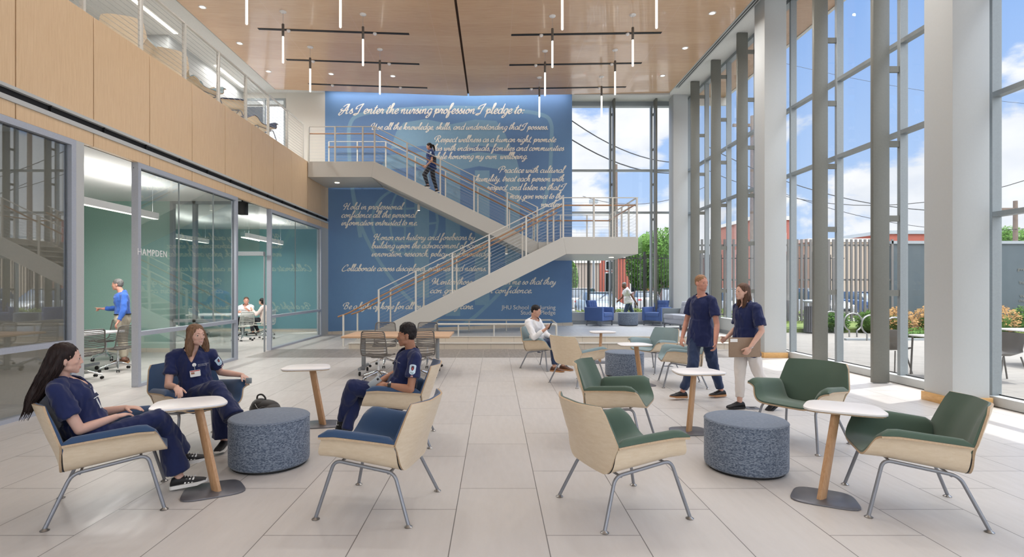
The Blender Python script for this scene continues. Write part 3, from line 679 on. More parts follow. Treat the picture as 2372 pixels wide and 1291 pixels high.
# pendants
def pendant(x, y, lab):
    z = zc(x); t = thing('pendant_light', (x, y, z), lab, 'pendant light', 'slim glowing rod pendants')
    MB().lathe([(.0, -.035), (.03, -.034), (.075, -.018), (.078, 0), (.0, 0)], n=20).build('canopy', MT['white_laminate'], t, smooth=True)
    MB().tube([(0, 0, -.03), (0, 0, -.30)], .0035, 6).build('cord', MT['cable'], t)
    MB().lathe([(.026, -.60), (.030, -.595), (.030, -.305), (.024, -.30)], n=16).build('lamp_holder', MT['mesh_grey'], t, smooth=True)
    MB().lathe([(.0, -1.235), (.018, -1.23), (.0235, -1.215), (.0235, -.60), (.0, -.598)], n=16).build('light_tube', MT['lamp_white'], t, smooth=True)
rows = {10.9: ((-5.03, 'first'), (-3.13, 'second'), (1.37, 'third'), (3.28, 'fourth')), 12.77: ((-5.03, 'first'), (-3.13, 'second'), (1.37, 'third'), (3.28, 'fourth')),
        14.65: ((-5.03, 'first'), (-3.13, 'second'), (1.37, 'third'), (3.28, 'fourth')), 16.5: ((1.37, 'left one'), (3.28, 'right one'))}
rn = {10.9: 'nearest row cut by frame top', 12.77: 'second row back', 14.65: 'third row back', 16.5: 'farthest row'}
for y, lst in rows.items():
    for x, w in lst: pendant(x, y, ('glowing rod pendant, %s from the left, %s' % (w, rn[y])))
# black ceiling slots with small spots
for side, xa, xb in (('right', .42, 4.25), ('left', -6.03, -2.18)):
    for y, w in ((13.7, 'nearest'), (15.55, 'middle'), (17.4, 'farthest')):
        xm = (xa + xb) / 2; ang = math.atan2(zc(xb) - zc(xa), xb - xa); Mx = Matrix.Rotation(-ang, 4, 'Y')
        t = thing('ceiling_slot', (xm, y, zc(xm)), '%s long black slot in the %s half of the wood ceiling' % (w, side), 'ceiling slot', 'black lighting slots in the ceiling')
        MB().obox((0, 0, -.003), (xb - xa, .10, .006), Mx).build('slot_channel', MT['slot_black'], t)
        for sx_ in (-1.15, 1.05):
            MB().ell((sx_, 0, sx_ * math.tan(ang) - .02), (.05, .05, .045)).build('spot_head', MT['white_laminate'], t, smooth=True)
# linear pendants inside the glass rooms
def linear(x, ya, yb, z, lab, p):
    t = thing('linear_pendant', (x, (ya + yb) / 2, z), lab, 'pendant light', 'white linear pendants in the glass rooms')
    h = (yb - ya) / 2
    MB().box(-.05, .05, -h, h, 0, .13).build('housing', MT['white_laminate'], t)
    MB().box(-.043, .043, -h + .02, h - .02, -.006, 0).build('diffuser', MT['downlight_glow'], t)
    for s_ in (-.9, .9): MB().tube([(0, h * s_, .13), (0, h * s_, 3.75 - z)], .003, 5).build('cord', MT['cable'], t)
    area('lamp', (0, 0, -.02), .1, p, parent=t, shape='RECTANGLE', sy=yb - ya, spread=PI)
    area('uplight', (0, 0, .15), .1, p * .28, parent=t, shape='RECTANGLE', sy=yb - ya, spread=PI, rot=(PI, 0, 0))
linear(-7.2, 8.7, 11.45, 3.06, 'long white linear pendant over the meeting table behind the first opening', 1500)
linear(-7.2, 15.6, 18.2, 3.06, 'white linear pendant seen through the far room opening', 1100)
linear(-9.4, 14.6, 17.6, 3.06, 'white linear pendant deep in the far room behind the inner glazing', 1100)
linear(-8.6, 1.0, 5.5, 3.06, 'linear pendant in the nearest glass room', 200)
for ya, yb, w in ((12.5, 14.2, 'nearer'), (16.2, 17.98, 'farther')):
    t = thing('ceiling_strip_light', (-8.42, (ya + yb) / 2, 8.32), '%s bright strip light in the white balcony ceiling' % w, 'strip light', 'strip lights over the balcony')
    MB().box(-.05, .05, -(yb - ya) / 2, (yb - ya) / 2, -.01, 0).build('diffuser', MT['downlight_glow'], t)
    area('lamp', (0, 0, -.03), .1, 300, parent=t, shape='RECTANGLE', sy=yb - ya, spread=PI)
for y in (2, 6, 10): area('lamp_balcony', (-9.5, y, 8.3), .5, 330, spread=PI)
t = thing('hanging_speaker', (-6.15, 13.1, 3.44), 'small black speaker box under the ceiling of the far opening', 'speaker')
MB().box(-.08, .1, -.1, .1, -.06, .25).build('cabinet', MT['black'], t, bevel=.01)
MB().tube([(0, 0, .25), (0, 0, .31)], .02, 8).build('mount', MT['black'], t)
# ================================================================ STAIRCASE
st = thing('staircase', (-4.13, 14.65, 0), 'white steel switchback staircase with cable railings rising in front of the mural', 'staircase')
SP, RPm, HW = MT['stair_paint'], MT['rail_paint'], MT['rail_wood']
def slab(name, pts, y0, y1, mat=SP, lab=None):
    """polygon in XZ extruded y0..y1"""
    m = MB(); n = len(pts)
    m.add([(p[0], y0, p[1]) for p in pts] + [(p[0], y1, p[1]) for p in pts], [tuple(range(n)), tuple(range(n, 2 * n))[::-1]] + [(k, n + k, n + (k + 1) % n, (k + 1) % n) for k in range(n)])
    o = m.build(name, mat, st, world=True, bevel=.004, seg=1)
    if lab: o['label'] = lab
    return o
YL0, YL1, YU0, YU1 = 14.65, 16.2, 16.45, 18.2
zL = lambda x: 2.99 * (x + 4.13) / 6.0        # lower flight nosing line
zU = lambda x: 5.47 - .495 * (x + 3.68)       # upper flight nosing line
D = .50
low = [(-4.13, 0), (1.87, 2.99), (1.95, 2.52), (-3.10, 0)]
for y in (YL0, YL1 - .04): slab('stringer', low, y, y + .04)
slab('soffit', [(-3.06, .01), (1.95, 2.53), (1.95, 2.56), (-3.12, .01)], YL0 + .04, YL1 - .04, MT['warm_white'])
up = [(-3.68, 5.47), (1.33, 2.99), (1.33, 2.52), (-3.78, 4.99)]
for y in (YU0, YU1 - .04): slab('stringer', up, y, y + .04)
slab('soffit', [(-3.76, 5.0), (1.33, 2.53), (1.33, 2.56), (-3.76, 5.03)], YU0 + .04, YU1 - .04, MT['warm_white'])
slab('landing', [(1.87, 2.99), (3.91, 2.99), (3.91, 2.52), (1.95, 2.52)], YL0, YL1 + .1)
slab('landing', [(1.33, 2.99), (3.91, 2.99), (3.91, 2.52), (1.33, 2.52)], YL1 + .1, YU1)
slab('landing', [(-5.72, 5.47), (-3.68, 5.47), (-3.78, 4.99), (-5.72, 4.99)], YU0, YU1)
for k in range(18):
    x = -4.13 + 6.0 / 18 * k; z = 2.99 / 18 * (k + 1)
    MB().box(x + .02, x + .36, YL0 + .04, YL1 - .04, z - .19, z - .16).build('step', MT['warm_white'], st, world=True)
for k in range(15):
    x = 1.33 - 5.01 / 15 * k; z = 2.99 + 2.48 / 15 * (k + 1)
    MB().box(x - .36, x - .02, YU0 + .04, YU1 - .04, z - .19, z - .16).build('step', MT['warm_white'], st, world=True)
def rail_run(a, b, y0, y1, posts, side=-1, post_h=1.07, hand=True, top=True, base=None, wood=None):
    """a,b = (x,z) deck points; y0,y1 depth of the ends; posts = parameters 0..1"""
    A = Vector((a[0], y0, a[1])); B = Vector((b[0], y1, b[1]))
    for u in posts:
        p = A.lerp(B, u); MB().box(p.x - .022, p.x + .022, p.y - .022, p.y + .022, p.z - .04, p.z + post_h).build('post', RPm, st, world=True)
    zz = Vector((0, 0, 1))
    if top: MB().bar(A + zz * post_h, B + zz * post_h, .045, .022).build('top_rail', RPm, st, world=True)
    d = (B - A); off = Vector((-d.y, d.x, 0)).normalized() * side * .06
    if hand: MB().tube([A + zz * .87 + off, B + zz * .87 + off], .021, 8).build('handrail', HW, st, smooth=True, world=True)
    m = MB()
    for k in range(1, 11): m.tube([A + zz * (k * .094), B + zz * (k * .094)], .0028, 4, cap=False)
    m.build('cable_infill', MT['cable'], st, world=True, fix=False)
# lower flight, near and far sides
xs = lambda p, Y: (p - VX) / F * Y
n_posts = [xs(p, YL0) for p in (877, 963, 1048, 1133, 1219)]
f_posts = [xs(p, YL1) for p in (905, 982, 1058, 1134, 1210, 1268)]
for ys, pp in ((YL0 + .02, n_posts), (YL1 - .02, f_posts)):
    x0 = pp[0]; a = (x0, zL(x0)); b = (1.87, 2.99); rail_run(a, b, ys, ys, [(p - x0) / (1.87 - x0) for p in pp] + ([1.0] if ys < 15 else [.98]), side=1 if ys < 15 else -1)
    # handrail extension to the bottom with its own short post
    off = .06 if ys < 15 else -.06; xe = -4.13
    MB().tube(fillet([(-4.30, ys + off, .80), (-4.02, ys + off, .90), (x0, ys + off, zL(x0) + .87)], .1), .021, 8).build('handrail', HW, st, smooth=True, world=True)
    MB().box(xe - .022, xe + .022, ys - .022, ys + .022, 0, .86).build('post', RPm, st, world=True)
# mid landing railings
rail_run((1.87, 2.99), (3.91, 2.99), YL0 + .02, YL0 + .02, [.41, .66, .985], side=1)
rail_run((3.88, 2.99), (3.88, 2.99), YL0 + .05, YU1 - .04, [.25, .5, .75, 1.0], side=1)
rail_run((1.33, 2.99), (3.88, 2.99), YU1 - .04, YU1 - .04, [.0, .35, .7], side=-1)
# upper flight
for ys, px0, pp in ((YU0 + .02, 866, (943, 1020, 1098, 1175)), (YU1 - .04, 892, (962, 1032, 1107, 1180))):
    L = [xs(p, ys) for p in pp]; rail_run((-3.68, 5.47), (1.33, 2.99), ys, ys, [0] + [(x + 3.68) / 5.01 for x in L] + [.995], side=1 if ys < 17 else -1)
rail_run((-5.70, 5.47), (-3.68, 5.47), YU0 + .02, YU0 + .02, [.0, .40, .82], side=1)
rail_run((-5.60, 5.47), (-3.68, 5.47), YU1 - .04, YU1 - .04, [.0, .5], side=-1)
for p, lab in ((at(781, 423, 17.3), None), (at(1416, 595, 16.2), None)):
    z = 4.985 if lab is None and p.x < 0 else 2.515
    MB().lathe([(.02, 0), (.07, 0), (.075, -.008), (.02, -.01)], c=(p.x, p.y, z)).build('soffit_light', MT['downlight_glow'], st, world=True)
for px, py, lab in ((970, 480, 'small white cylinder spotlight hanging under the upper flight, left'), (1173, 580, 'small white cylinder spotlight hanging under the upper flight, right')):
    Y = 17.3; x = xs(px, Y); z = zU(x) - .47
    s_ = thing('spotlight', (x, Y, z), lab, 'spotlight', 'small spotlights under the stairs')
    MB().lathe([(.0, -.12), (.045, -.12), (.045, -.30), (.0, -.30)], n=16).build('can', RPm, s_, smooth=True)
    MB().tube([(0, 0, .03), (0, 0, -.13)], .012, 6).build('stem', RPm, s_)
    MB().lathe([(.0, -.30), (.038, -.30), (.038, -.304), (.0, -.304)], n=16).build('lens', MT['downlight_glow'], s_)
# ---- balcony railing
br = thing('balcony_railing', (XL - .05, 7, 5.47), 'white cable railing along the edge of the upper balcony on the left', 'railing')
xb = XL - .06
for k in range(-4, 8):
    y = 7.55 + 1.236 * k
    if y > 16.3: break
    MB().box(xb - .03, xb + .03, y - .022, y + .022, 5.47, 6.54).build('post', RPm, br, world=True)
MB().box(xb - .022, xb + .022, 2.4, 16.2, 6.52, 6.55).build('top_rail', RPm, br, world=True)
for k in range(1, 13): MB().tube([(xb, 2.4, 5.47 + .082 * k), (xb, 16.2, 5.47 + .082 * k)], .003, 5).build('cable', MT['cable'], br, world=True)
# ---- low ramp railing
rr = thing('ramp_railing', (0, 15.4, .3), 'low white pipe railing along the ramp in front of the mural', 'railing')
zr, zf = .62, .61
pn = [(-1.60, 14.47), (1.66, 14.47)]; pfr = [(-1.75, 16.3), (1.73, 16.3)]
MB().tube(fillet([(-1.60, 14.47, .30), (-1.60, 14.47, zr), (1.66, 14.47, zr), (1.66, 14.47, .30)], .08), .028, 8).build('near_rail', RPm, rr, smooth=True, world=True)
MB().tube(fillet([(-1.75, 16.3, .30), (-1.75, 16.3, zf + .01), (1.73, 16.3, zf + .01), (1.66, 14.47, zr)], .08), .028, 8).build('far_rail', RPm, rr, smooth=True, world=True)
for x in (-.98, -.02, .82): MB().tube([(x, 14.47, .3), (x, 14.47, zr)], .02, 8).build('post', RPm, rr, world=True)
for x in (-.78, .35, 1.35): MB().tube([(x, 16.3, .3), (x, 16.3, zf)], .02, 8).build('post', RPm, rr, world=True)
# ================================================================ OUTSIDE
asph = paint('asphalt', (150, 148, 146), .9, .1, 8); brick = base('red_brick', (140, 62, 46), .85); t = NT(brick)
bt = t.n('ShaderNodeTexBrick'); bt.inputs['Scale'].default_value = 9; bt.inputs['Color1'].default_value = (*lin((158, 70, 52)), 1); bt.inputs['Color2'].default_value = (*lin((134, 56, 44)), 1); bt.inputs['Mortar'].default_value = (*lin((170, 130, 115)), 1)
t.L(t.map(rot=(PI / 2, 0, 0)), bt.inputs['Vector']); t.color(bt.outputs[0])
green = fabric('hedge_green', (86, 118, 50), (52, 82, 30), 6, .8, 0, .9); lime = fabric('ground_cover', (118, 130, 66), (72, 92, 40), 7, .8, 0, .9); orange = fabric('orange_leaves', (190, 142, 100), (126, 104, 56), 8, .8, 0, 1.0)
tree_g = fabric('tree_leaves', (92, 128, 52), (52, 86, 32), 4, .8, 0, .9)
fence_b = base('fence_black', (34, 32, 34), .5); slat_g = paint('slat_grey', (112, 109, 106), .6); gwall = paint('grey_wall', (78, 88, 93), .6, .05, 3); bark = paint('pole_wood', (110, 96, 86), .85, .15, 6)
sid = base('white_siding', (214, 220, 226), .6); t = NT(sid); s = t.n('ShaderNodeSeparateXYZ'); t.L(t.tc.outputs['Object'], s.inputs[0])
u = t.m_('FRACT', t.m_('MULTIPLY', s.outputs[2], 7.0)); t.color(t.mix(t.ramp(u, .88, .92), (222, 226, 230), (170, 176, 184)))
struct('ground', MB().box(6.95, 60, -6, 19.4, -.12, -.02).box(6.95, 20, 19.4, 19.9, -.12, -.02), MT['patio_paver'])
struct('ground', MB().box(-60, 130, 24.0, 150, -.2, -.05).box(-60, -5.9, 19.9, 24, -.2, -.05), asph)
struct('ground', MB().box(-5.9, 40, 19.42, 24.0, -.1, .12), lime)
struct('trim_5', MB().box(-6, 22, 24.0, 24.25, -.05, .1), MT['step_tile'])
# exterior soffit and roof edge
struct('trim_6', MB().box(6.95, 8.43, -4, 19.7, 8.58, 8.66), MT['soffit_wood'])
struct('trim_7', MB().box(8.40, 8.5, -4, 19.8, 8.56, 9.3).box(2.6, 8.5, 19.7, 19.8, 8.3, 9.3).box(6.95, 8.4, -4, 19.7, 9.1, 9.3).box(-12.1, 2.66, 19.8, 19.9, 8.3, 9.3).box(-12.1, 8.5, -4, 19.8, 9.0, 9.05), MT['warm_white'])
# black picket fence
bf = thing('picket_fence', (4, 24.6, 0), 'black metal picket fence behind the far window', 'fence')
YF = 24.6
for z in (.35, 2.95): MB().box(-6, 16, YF - .02, YF + .02, z - .02, z + .02).build('fence_rail', fence_b, bf, world=True)
x = 3.3; k = 0
while x < 9.3:
    MB().box(x - .012, x + .012, YF - .012, YF + .012, .05, 3.12).build('picket', fence_b, bf, world=True, fix=False); x += .135; k += 1
m = MB(); x = 9.3
while x < 16: m.box(x - .012, x + .012, YF - .012, YF + .012, .05, 3.12); x += .135
tag(m.build('picket', fence_b, bf, world=True, fix=False), kind='stuff')
for x in (4.3, 6.85, 9.4, 11.95, 14.5): MB().box(x - .045, x + .045, YF - .05, YF + .04, -.05, 3.25).build('fence_post', fence_b, bf, world=True)
# plants as leaf clusters
def leaves(name, n, boxc, boxs, sz, mat, parent=None, seed=1, shell=.55, asp=2.2, up=.2):
    rnd = random.Random(seed); m = MB()
    for _ in range(n):
        while True:
            p = Vector((rnd.uniform(-1, 1), rnd.uniform(-1, 1), rnd.uniform(-1, 1)))
            if shell < p.length < 1: break
        p = Vector((p.x * boxs[0], p.y * boxs[1], p.z * boxs[2])) + Vector(boxc)
        d = Vector((rnd.gauss(0, 1), rnd.gauss(0, 1), rnd.gauss(up, 1))).normalized(); w = d.orthogonal().normalized()
        s_ = sz * rnd.uniform(.6, 1.3); c = p
        m.add([c - d * s_ * .5, c + w * s_ / asp * .5, c + d * s_ * .5, c - w * s_ / asp * .5 + Vector((0, 0, s_ * .08))], [(0, 1, 2, 3)])
    return m.build(name, mat, parent, fix=False)
leaves('ground_cover_plants', 5200, (9, 23.1, .36), (7.5, 1.2, .38), .15, lime, seed=3, shell=0)['kind'] = 'stuff'
def tree(x, y, base_z, h, r, lab, seed, trunk=True):
    t_ = thing('tree', (x, y, base_z), lab, 'tree', 'trees beyond the parking lot')
    rnd = random.Random(seed); m = MB()
    n = 10
    leaves('crown', 6000, (0, 0, h * .62), (r, r, h * .40), .27, tree_g, t_, seed, .5)
    mm = MB()
    for k in range(7): mm.ell((rnd.uniform(-.5, .5) * r, rnd.uniform(-.4, .4) * r, h * rnd.uniform(.42, .8)), (r * .45, r * .45, h * .17), nu=10, nv=7)
    mm.build('inner_crown', green, t_, smooth=True)
    MB().tube([(0, 0, 0), (.1, 0, h * .3), (.05, .1, h * .6)], [.22, .17, .08], 8).build('trunk', bark, t_)
tree(13.0, 42, -.05, 6.2, 2.3, 'broad green tree behind the far window beside the corner column', 5)
tree(13.1, 47.5, -.05, 6.0, 1.5, 'smaller green tree left of the broad one behind the far window', 6)
tree(6.0, 44, -.05, 3.9, .8, 'small green tree beside the mural wall behind the parked cars', 8)
tree(42, 44, -.05, 6.6, 2.0, 'green treetop showing above the grey yard wall', 9)
tree(49, 52, -.05, 7.4, 3.2, 'green treetop above the grey wall at the right edge', 10)
# brick building and sheds far behind
def building(name, x0, x1, y0, y1, h, mat, lab, wins=(), roof=None):
    b = thing(name, ((x0 + x1) / 2, y0, 0), lab, 'building')
    MB().box(x0, x1, y0, y1, -.1, h).build('wall', mat, b, world=True)
    MB().box(x0 - .15, x1 + .15, y0 - .15, y1 + .1, h, h + .3).build('roof', roof or MT['warm_white'], b, world=True)
    for (wx, wz, ww, wh) in wins:
        f = MB().box(wx - ww / 2 - .1, wx + ww / 2 + .1, y0 - .06, y0 - .005, wz - .1, wz + wh + .1).build('window', MT['white_paint'], b, world=True)
        MB().box(wx - ww / 2, wx + ww / 2, y0 - .09, y0 - .065, wz, wz + wh).build('pane', MT['car_glass'], f, world=True)
    return b
building('brick_building', 10, 27.3, 55.5, 70, 4.7, brick, 'long red brick building with white framed windows beyond the cars', [(x, 1.2, 1.1, 1.9) for x in (12, 14.6, 17.2, 19.8, 22.4, 25)] + [(x, 3.5, 1.0, .8) for x in (12, 14.6, 17.2, 19.8, 22.4)])
building('wooden_shed', 6.9, 9.7, 50, 54, 3.9, paint('shed_grey', (150, 138, 128), .9), 'weathered grey wooden shed beside the brick building')
building('townhouse', 22, 25.5, 46, 54.5, 7.4, brick, 'tall narrow brick townhouse seen between the grey fins', [(22.9, 4.8, .7, 1.4), (24.5, 4.8, .7, 1.4), (22.9, 2, .7, 1.4), (24.5, 2, .7, 1.4)])
building('row_house', 27.5, 33, 47, 55, 5.6, paint('row_tan', (172, 158, 142), .9), 'tan row house behind the slat fence')
building('row_house', 33.2, 38.6, 46, 54, 6.2, brick, 'brick row house with grey roof behind the slat fence', [(34.6, 3.2, .9, 1.5), (37, 3.2, .9, 1.5)], MT['frame_grey'])
building('siding_house', -16, -9.2, 26.5, 34, 13, sid, 'white sided neighbouring house seen through the balcony window', [(-12.0, 9.2, 1.2, 1.4), (-14.2, 9.2, 1.2, 1.4)])
building('brick_chimney_house', -8.9, -7.6, 24, 26, 12, brick, 'narrow brick house edge seen through the balcony window')
# slat fence and grey wall of the patio
sf = thing('slat_fence', (10, 20.2, 0), 'grey fence of tall vertical slats beyond the patio', 'fence')
x = 7.4; rnd = random.Random(4)
while x < 14.9:
    MB().box(x, x + .075, 20.15, 20.2, .35, 3.42).build('slat', slat_g, sf, world=True, fix=False); x += .17
for z in (.6, 1.9, 3.2): MB().box(7.4, 14.9, 20.2, 20.25, z - .03, z + .03).build('fence_rail', slat_g, sf, world=True)
gw = thing('yard_wall', (20, 20.3, 0), 'plain blue-grey panel wall enclosing the patio', 'wall')
MB().box(14.9, 30, 20.2, 20.4, 0, 3.25).build('wall_panel', gwall, gw, world=True); MB().box(14.85, 30, 20.15, 20.45, 3.25, 3.36).build('coping', MT['frame_grey'], gw, world=True)
for i, (s_, px, py) in enumerate((('give', 2357, 627), ('Inc', 2361, 658), ('We', 2362, 690), ('the', 2360, 700))):
    p = at(px, py, 20.18); text_obj('wall_lettering', s_, .17, Matrix.Translation(p - gw.location) @ RX, MT['fin_grey'], gw)
# planting by the patio
def shrub(lab, c, s_, mat, seed, n=1500, sz=.10, nm='shrub', grp=None):
    t_ = thing(nm, (c[0], c[1], 0), lab, 'shrub', grp)
    leaves('foliage', n, (0, 0, s_[2] * .95), s_, sz, mat, t_, seed, .3, up=.8)
    MB().ell((0, 0, s_[2] * .7), (s_[0] * .75, s_[1] * .75, s_[2] * .7), nu=12, nv=8).build('branches', green, t_, smooth=True)
shrub('low green shrub between the bike rings and the slat fence', (12.3, 19.4), (.5, .35, .38), green, 21)
shrub('dark green shrub in front of the slat fence', (13.5, 19.3), (.55, .4, .42), green, 22)
shrub('orange and green bush nearest the slat fence', (13.35, 17.9), (.62, .55, .5), orange, 23, 2600)
shrub('large orange leaved bush in front of the grey wall', (14.95, 18.1), (.85, .6, .55), orange, 24, 3200)
shrub('orange leaved bush partly hidden by the near column', (16.8, 18.2), (.9, .6, .55), orange, 25, 2400)
shrub('low green border plant under the orange bush', (13.6, 17.0), (.9, .3, .18), green, 26, 700)
shrub('small pale shrub in front of the grey wall at right', (18.9, 19.2), (.5, .35, .5), green, 27)
shrub('small pale shrub at the right edge by the lettering', (20.1, 19.2), (.6, .35, .5), green, 28)
leaves('ground_cover_plants', 1500, (19.5, 17.6, .12), (2.4, .9, .16), .16, lime, seed=31, shell=0)['kind'] = 'stuff'
struct('trim_8', MB().box(15.5, 25, 16.4, 16.55, -.02, .1).box(10.8, 15.5, 16.5, 16.62, -.02, .04), MT['frame_grey'])
# bike rings
for i, (px, Y, w) in enumerate(((1925, 19.0, 'farthest'), (1976, 17.7, 'second farthest'), (2018, 16.5, 'third'), (2072, 15.2, 'nearest'))):
    x = xs(px, Y); b = thing('bike_rack', (x, Y, -.02), '%s round steel bike ring on the patio' % w, 'bike rack', 'row of bike rings on the patio')
    pts = [(.30 * math.cos(a), 0, .48 + .30 * math.sin(a)) for a in [math.radians(-65 + (310) * k / 24) for k in range(25)]]
    pts = [(.127, 0, 0)] + pts + [(-.127, 0, 0)]
    MB().tube(pts, .024, 8).build('ring', MT['pewter'], b, smooth=True)
tr = thing('trash_can', (11.35, 19.2, -.02), 'grey slatted outdoor trash can with a domed lid on the patio', 'trash can')
m = MB()
for k in range(28):
    a = 2 * PI * k / 28; m.obox((.27 * math.cos(a), .27 * math.sin(a), .5), (.035, .012, .92), Matrix.Rotation(a + PI / 2, 3, 'Z'))
m.build('slats', MT['base_plate'], tr); MB().lathe([(.25, .04), (.25, .95)], n=20).build('liner', MT['black'], tr)
MB().lathe([(.12, 1.08), (.30, 1.10), (.31, 1.15), (.2, 1.19), (0.02, 1.2)], n=24).build('lid', MT['frame_grey'], tr, smooth=True)
# patio furniture
def patio_table(x, y, lab, r=.38):
    t_ = thing('patio_table', (x, y, -.02), lab, 'outdoor table', 'outdoor tables on the patio')
    MB().prism(rrect(2 * r, 2 * r, .06), .72, .745).build('table_top', MT['white_laminate'], t_)
    for sx_, sy_ in ((-1, -1), (1, -1), (1, 1), (-1, 1)): MB().tube([(sx_ * (r - .06), sy_ * (r - .06), .72), (sx_ * (r - .04), sy_ * (r - .04), 0)], .016, 8).build('leg', MT['mesh_grey'], t_)
patio_table(8.15, 9.75, 'square white patio table behind the near column')
patio_table(11.4, 11.1, 'white patio table at the right edge outside', .6)
def patio_chair(x, y, rz, lab):
    t_ = thing('patio_chair', (x, y, -.02), lab, 'outdoor chair', 'grey outdoor chairs on the patio', rz=rz)
    P = []; N = []
    for j, (yy, z) in enumerate(((-.22, .84), (-.20, .7), (-.17, .58), (-.12, .48), (.0, .44), (.2, .45), (.24, .43))):
        P.append([Vector((xx, yy + .05 * abs(xx) / .2 * (1 if j < 3 else 0), z + (.05 * (abs(xx) / .22) ** 2 if j > 2 else 0))) for xx in (-.23, -.12, 0, .12, .23)]); N.append([Vector((0, -.7, -.7))] * 5)
    MB().sheet(P, N, .015).build('shell', MT['mesh_grey'], t_, smooth=True)
    for sx_, sy_ in ((-1, -1), (1, -1), (1, 1), (-1, 1)): MB().tube([(sx_ * .17, sy_ * .14, .44), (sx_ * .23, sy_ * .25, 0)], .013, 8).build('leg', MT['mesh_grey'], t_)
patio_chair(7.55, 10.25, -1.2, 'grey outdoor chair left of the square patio table')
patio_chair(8.85, 9.35, 1.5, 'grey outdoor chair in the gap right of the near column')
# utility poles and wires
def pole(px, Y, ztop, lab, r=.13, arm=False, lamp=False):
    x = xs(px, Y); t_ = thing('utility_pole', (x, Y, -.1), lab, 'pole')
    MB().tube([(0, 0, 0), (0, 0, ztop)], [r, r * .75], 10).build('shaft', bark if not lamp else MT['frame_grey'], t_, smooth=True)
    if arm: MB().box(-1.1, 1.1, -.06, .06, ztop - .6, ztop - .45).build('crossarm', bark, t_)
    if lamp: MB().box(-.3, .3, -.2, .2, ztop, ztop + .25).build('lamp_head', MT['frame_grey'], t_)
    return t_
pole(1426, 34, 9.5, 'wooden utility pole standing behind the far window', .16)
pole(1375, 40, 8.0, 'thin light pole with a box lamp behind the landing', .09, lamp=True)
pole(1743, 30, 11.3, 'utility pole with a transformer between the fins', .15, arm=True)
pole(2352, 34, 7.2, 'utility pole above the grey wall at the right edge', .16, arm=True)
def wire(a, b, sag, lab, r=.02, n=14):
    A, B = Vector(a), Vector(b); pts = [A.lerp(B, k / n) - Vector((0, 0, sag * 4 * (k / n) * (1 - k / n))) for k in range(n + 1)]
    o = MB().tube(pts, r, 5).build('power_line', MT['black'], None, smooth=True); tag(o, lab, 'power line', 'power lines')
wire(at(1300, 262, 26), at(1620, 372, 34), .9, 'upper thick power line crossing the far window', .030)
wire(at(1300, 308, 26), at(1620, 392, 34), .9, 'lower thick power line crossing the far window', .034)
wire(at(1350, 455, 38), at(1640, 430, 38), .9, 'thin line sagging right of the wooden pole', .02)
wire(at(1640, 340, 30), at(2200, 490, 26), .8, 'power line running through the middle of the side windows', .022)
wire(at(1640, 395, 30), at(2400, 410, 24), 1.6, 'higher power line across the side windows', .018)
wire(at(1740, 420, 30), at(2372, 530, 34), 1.0, 'lowest power line across the side windows', .016)
wire(at(1750, 130, 30), at(2372, 240, 30), .3, 'thin high line across the upper side windows', .010)
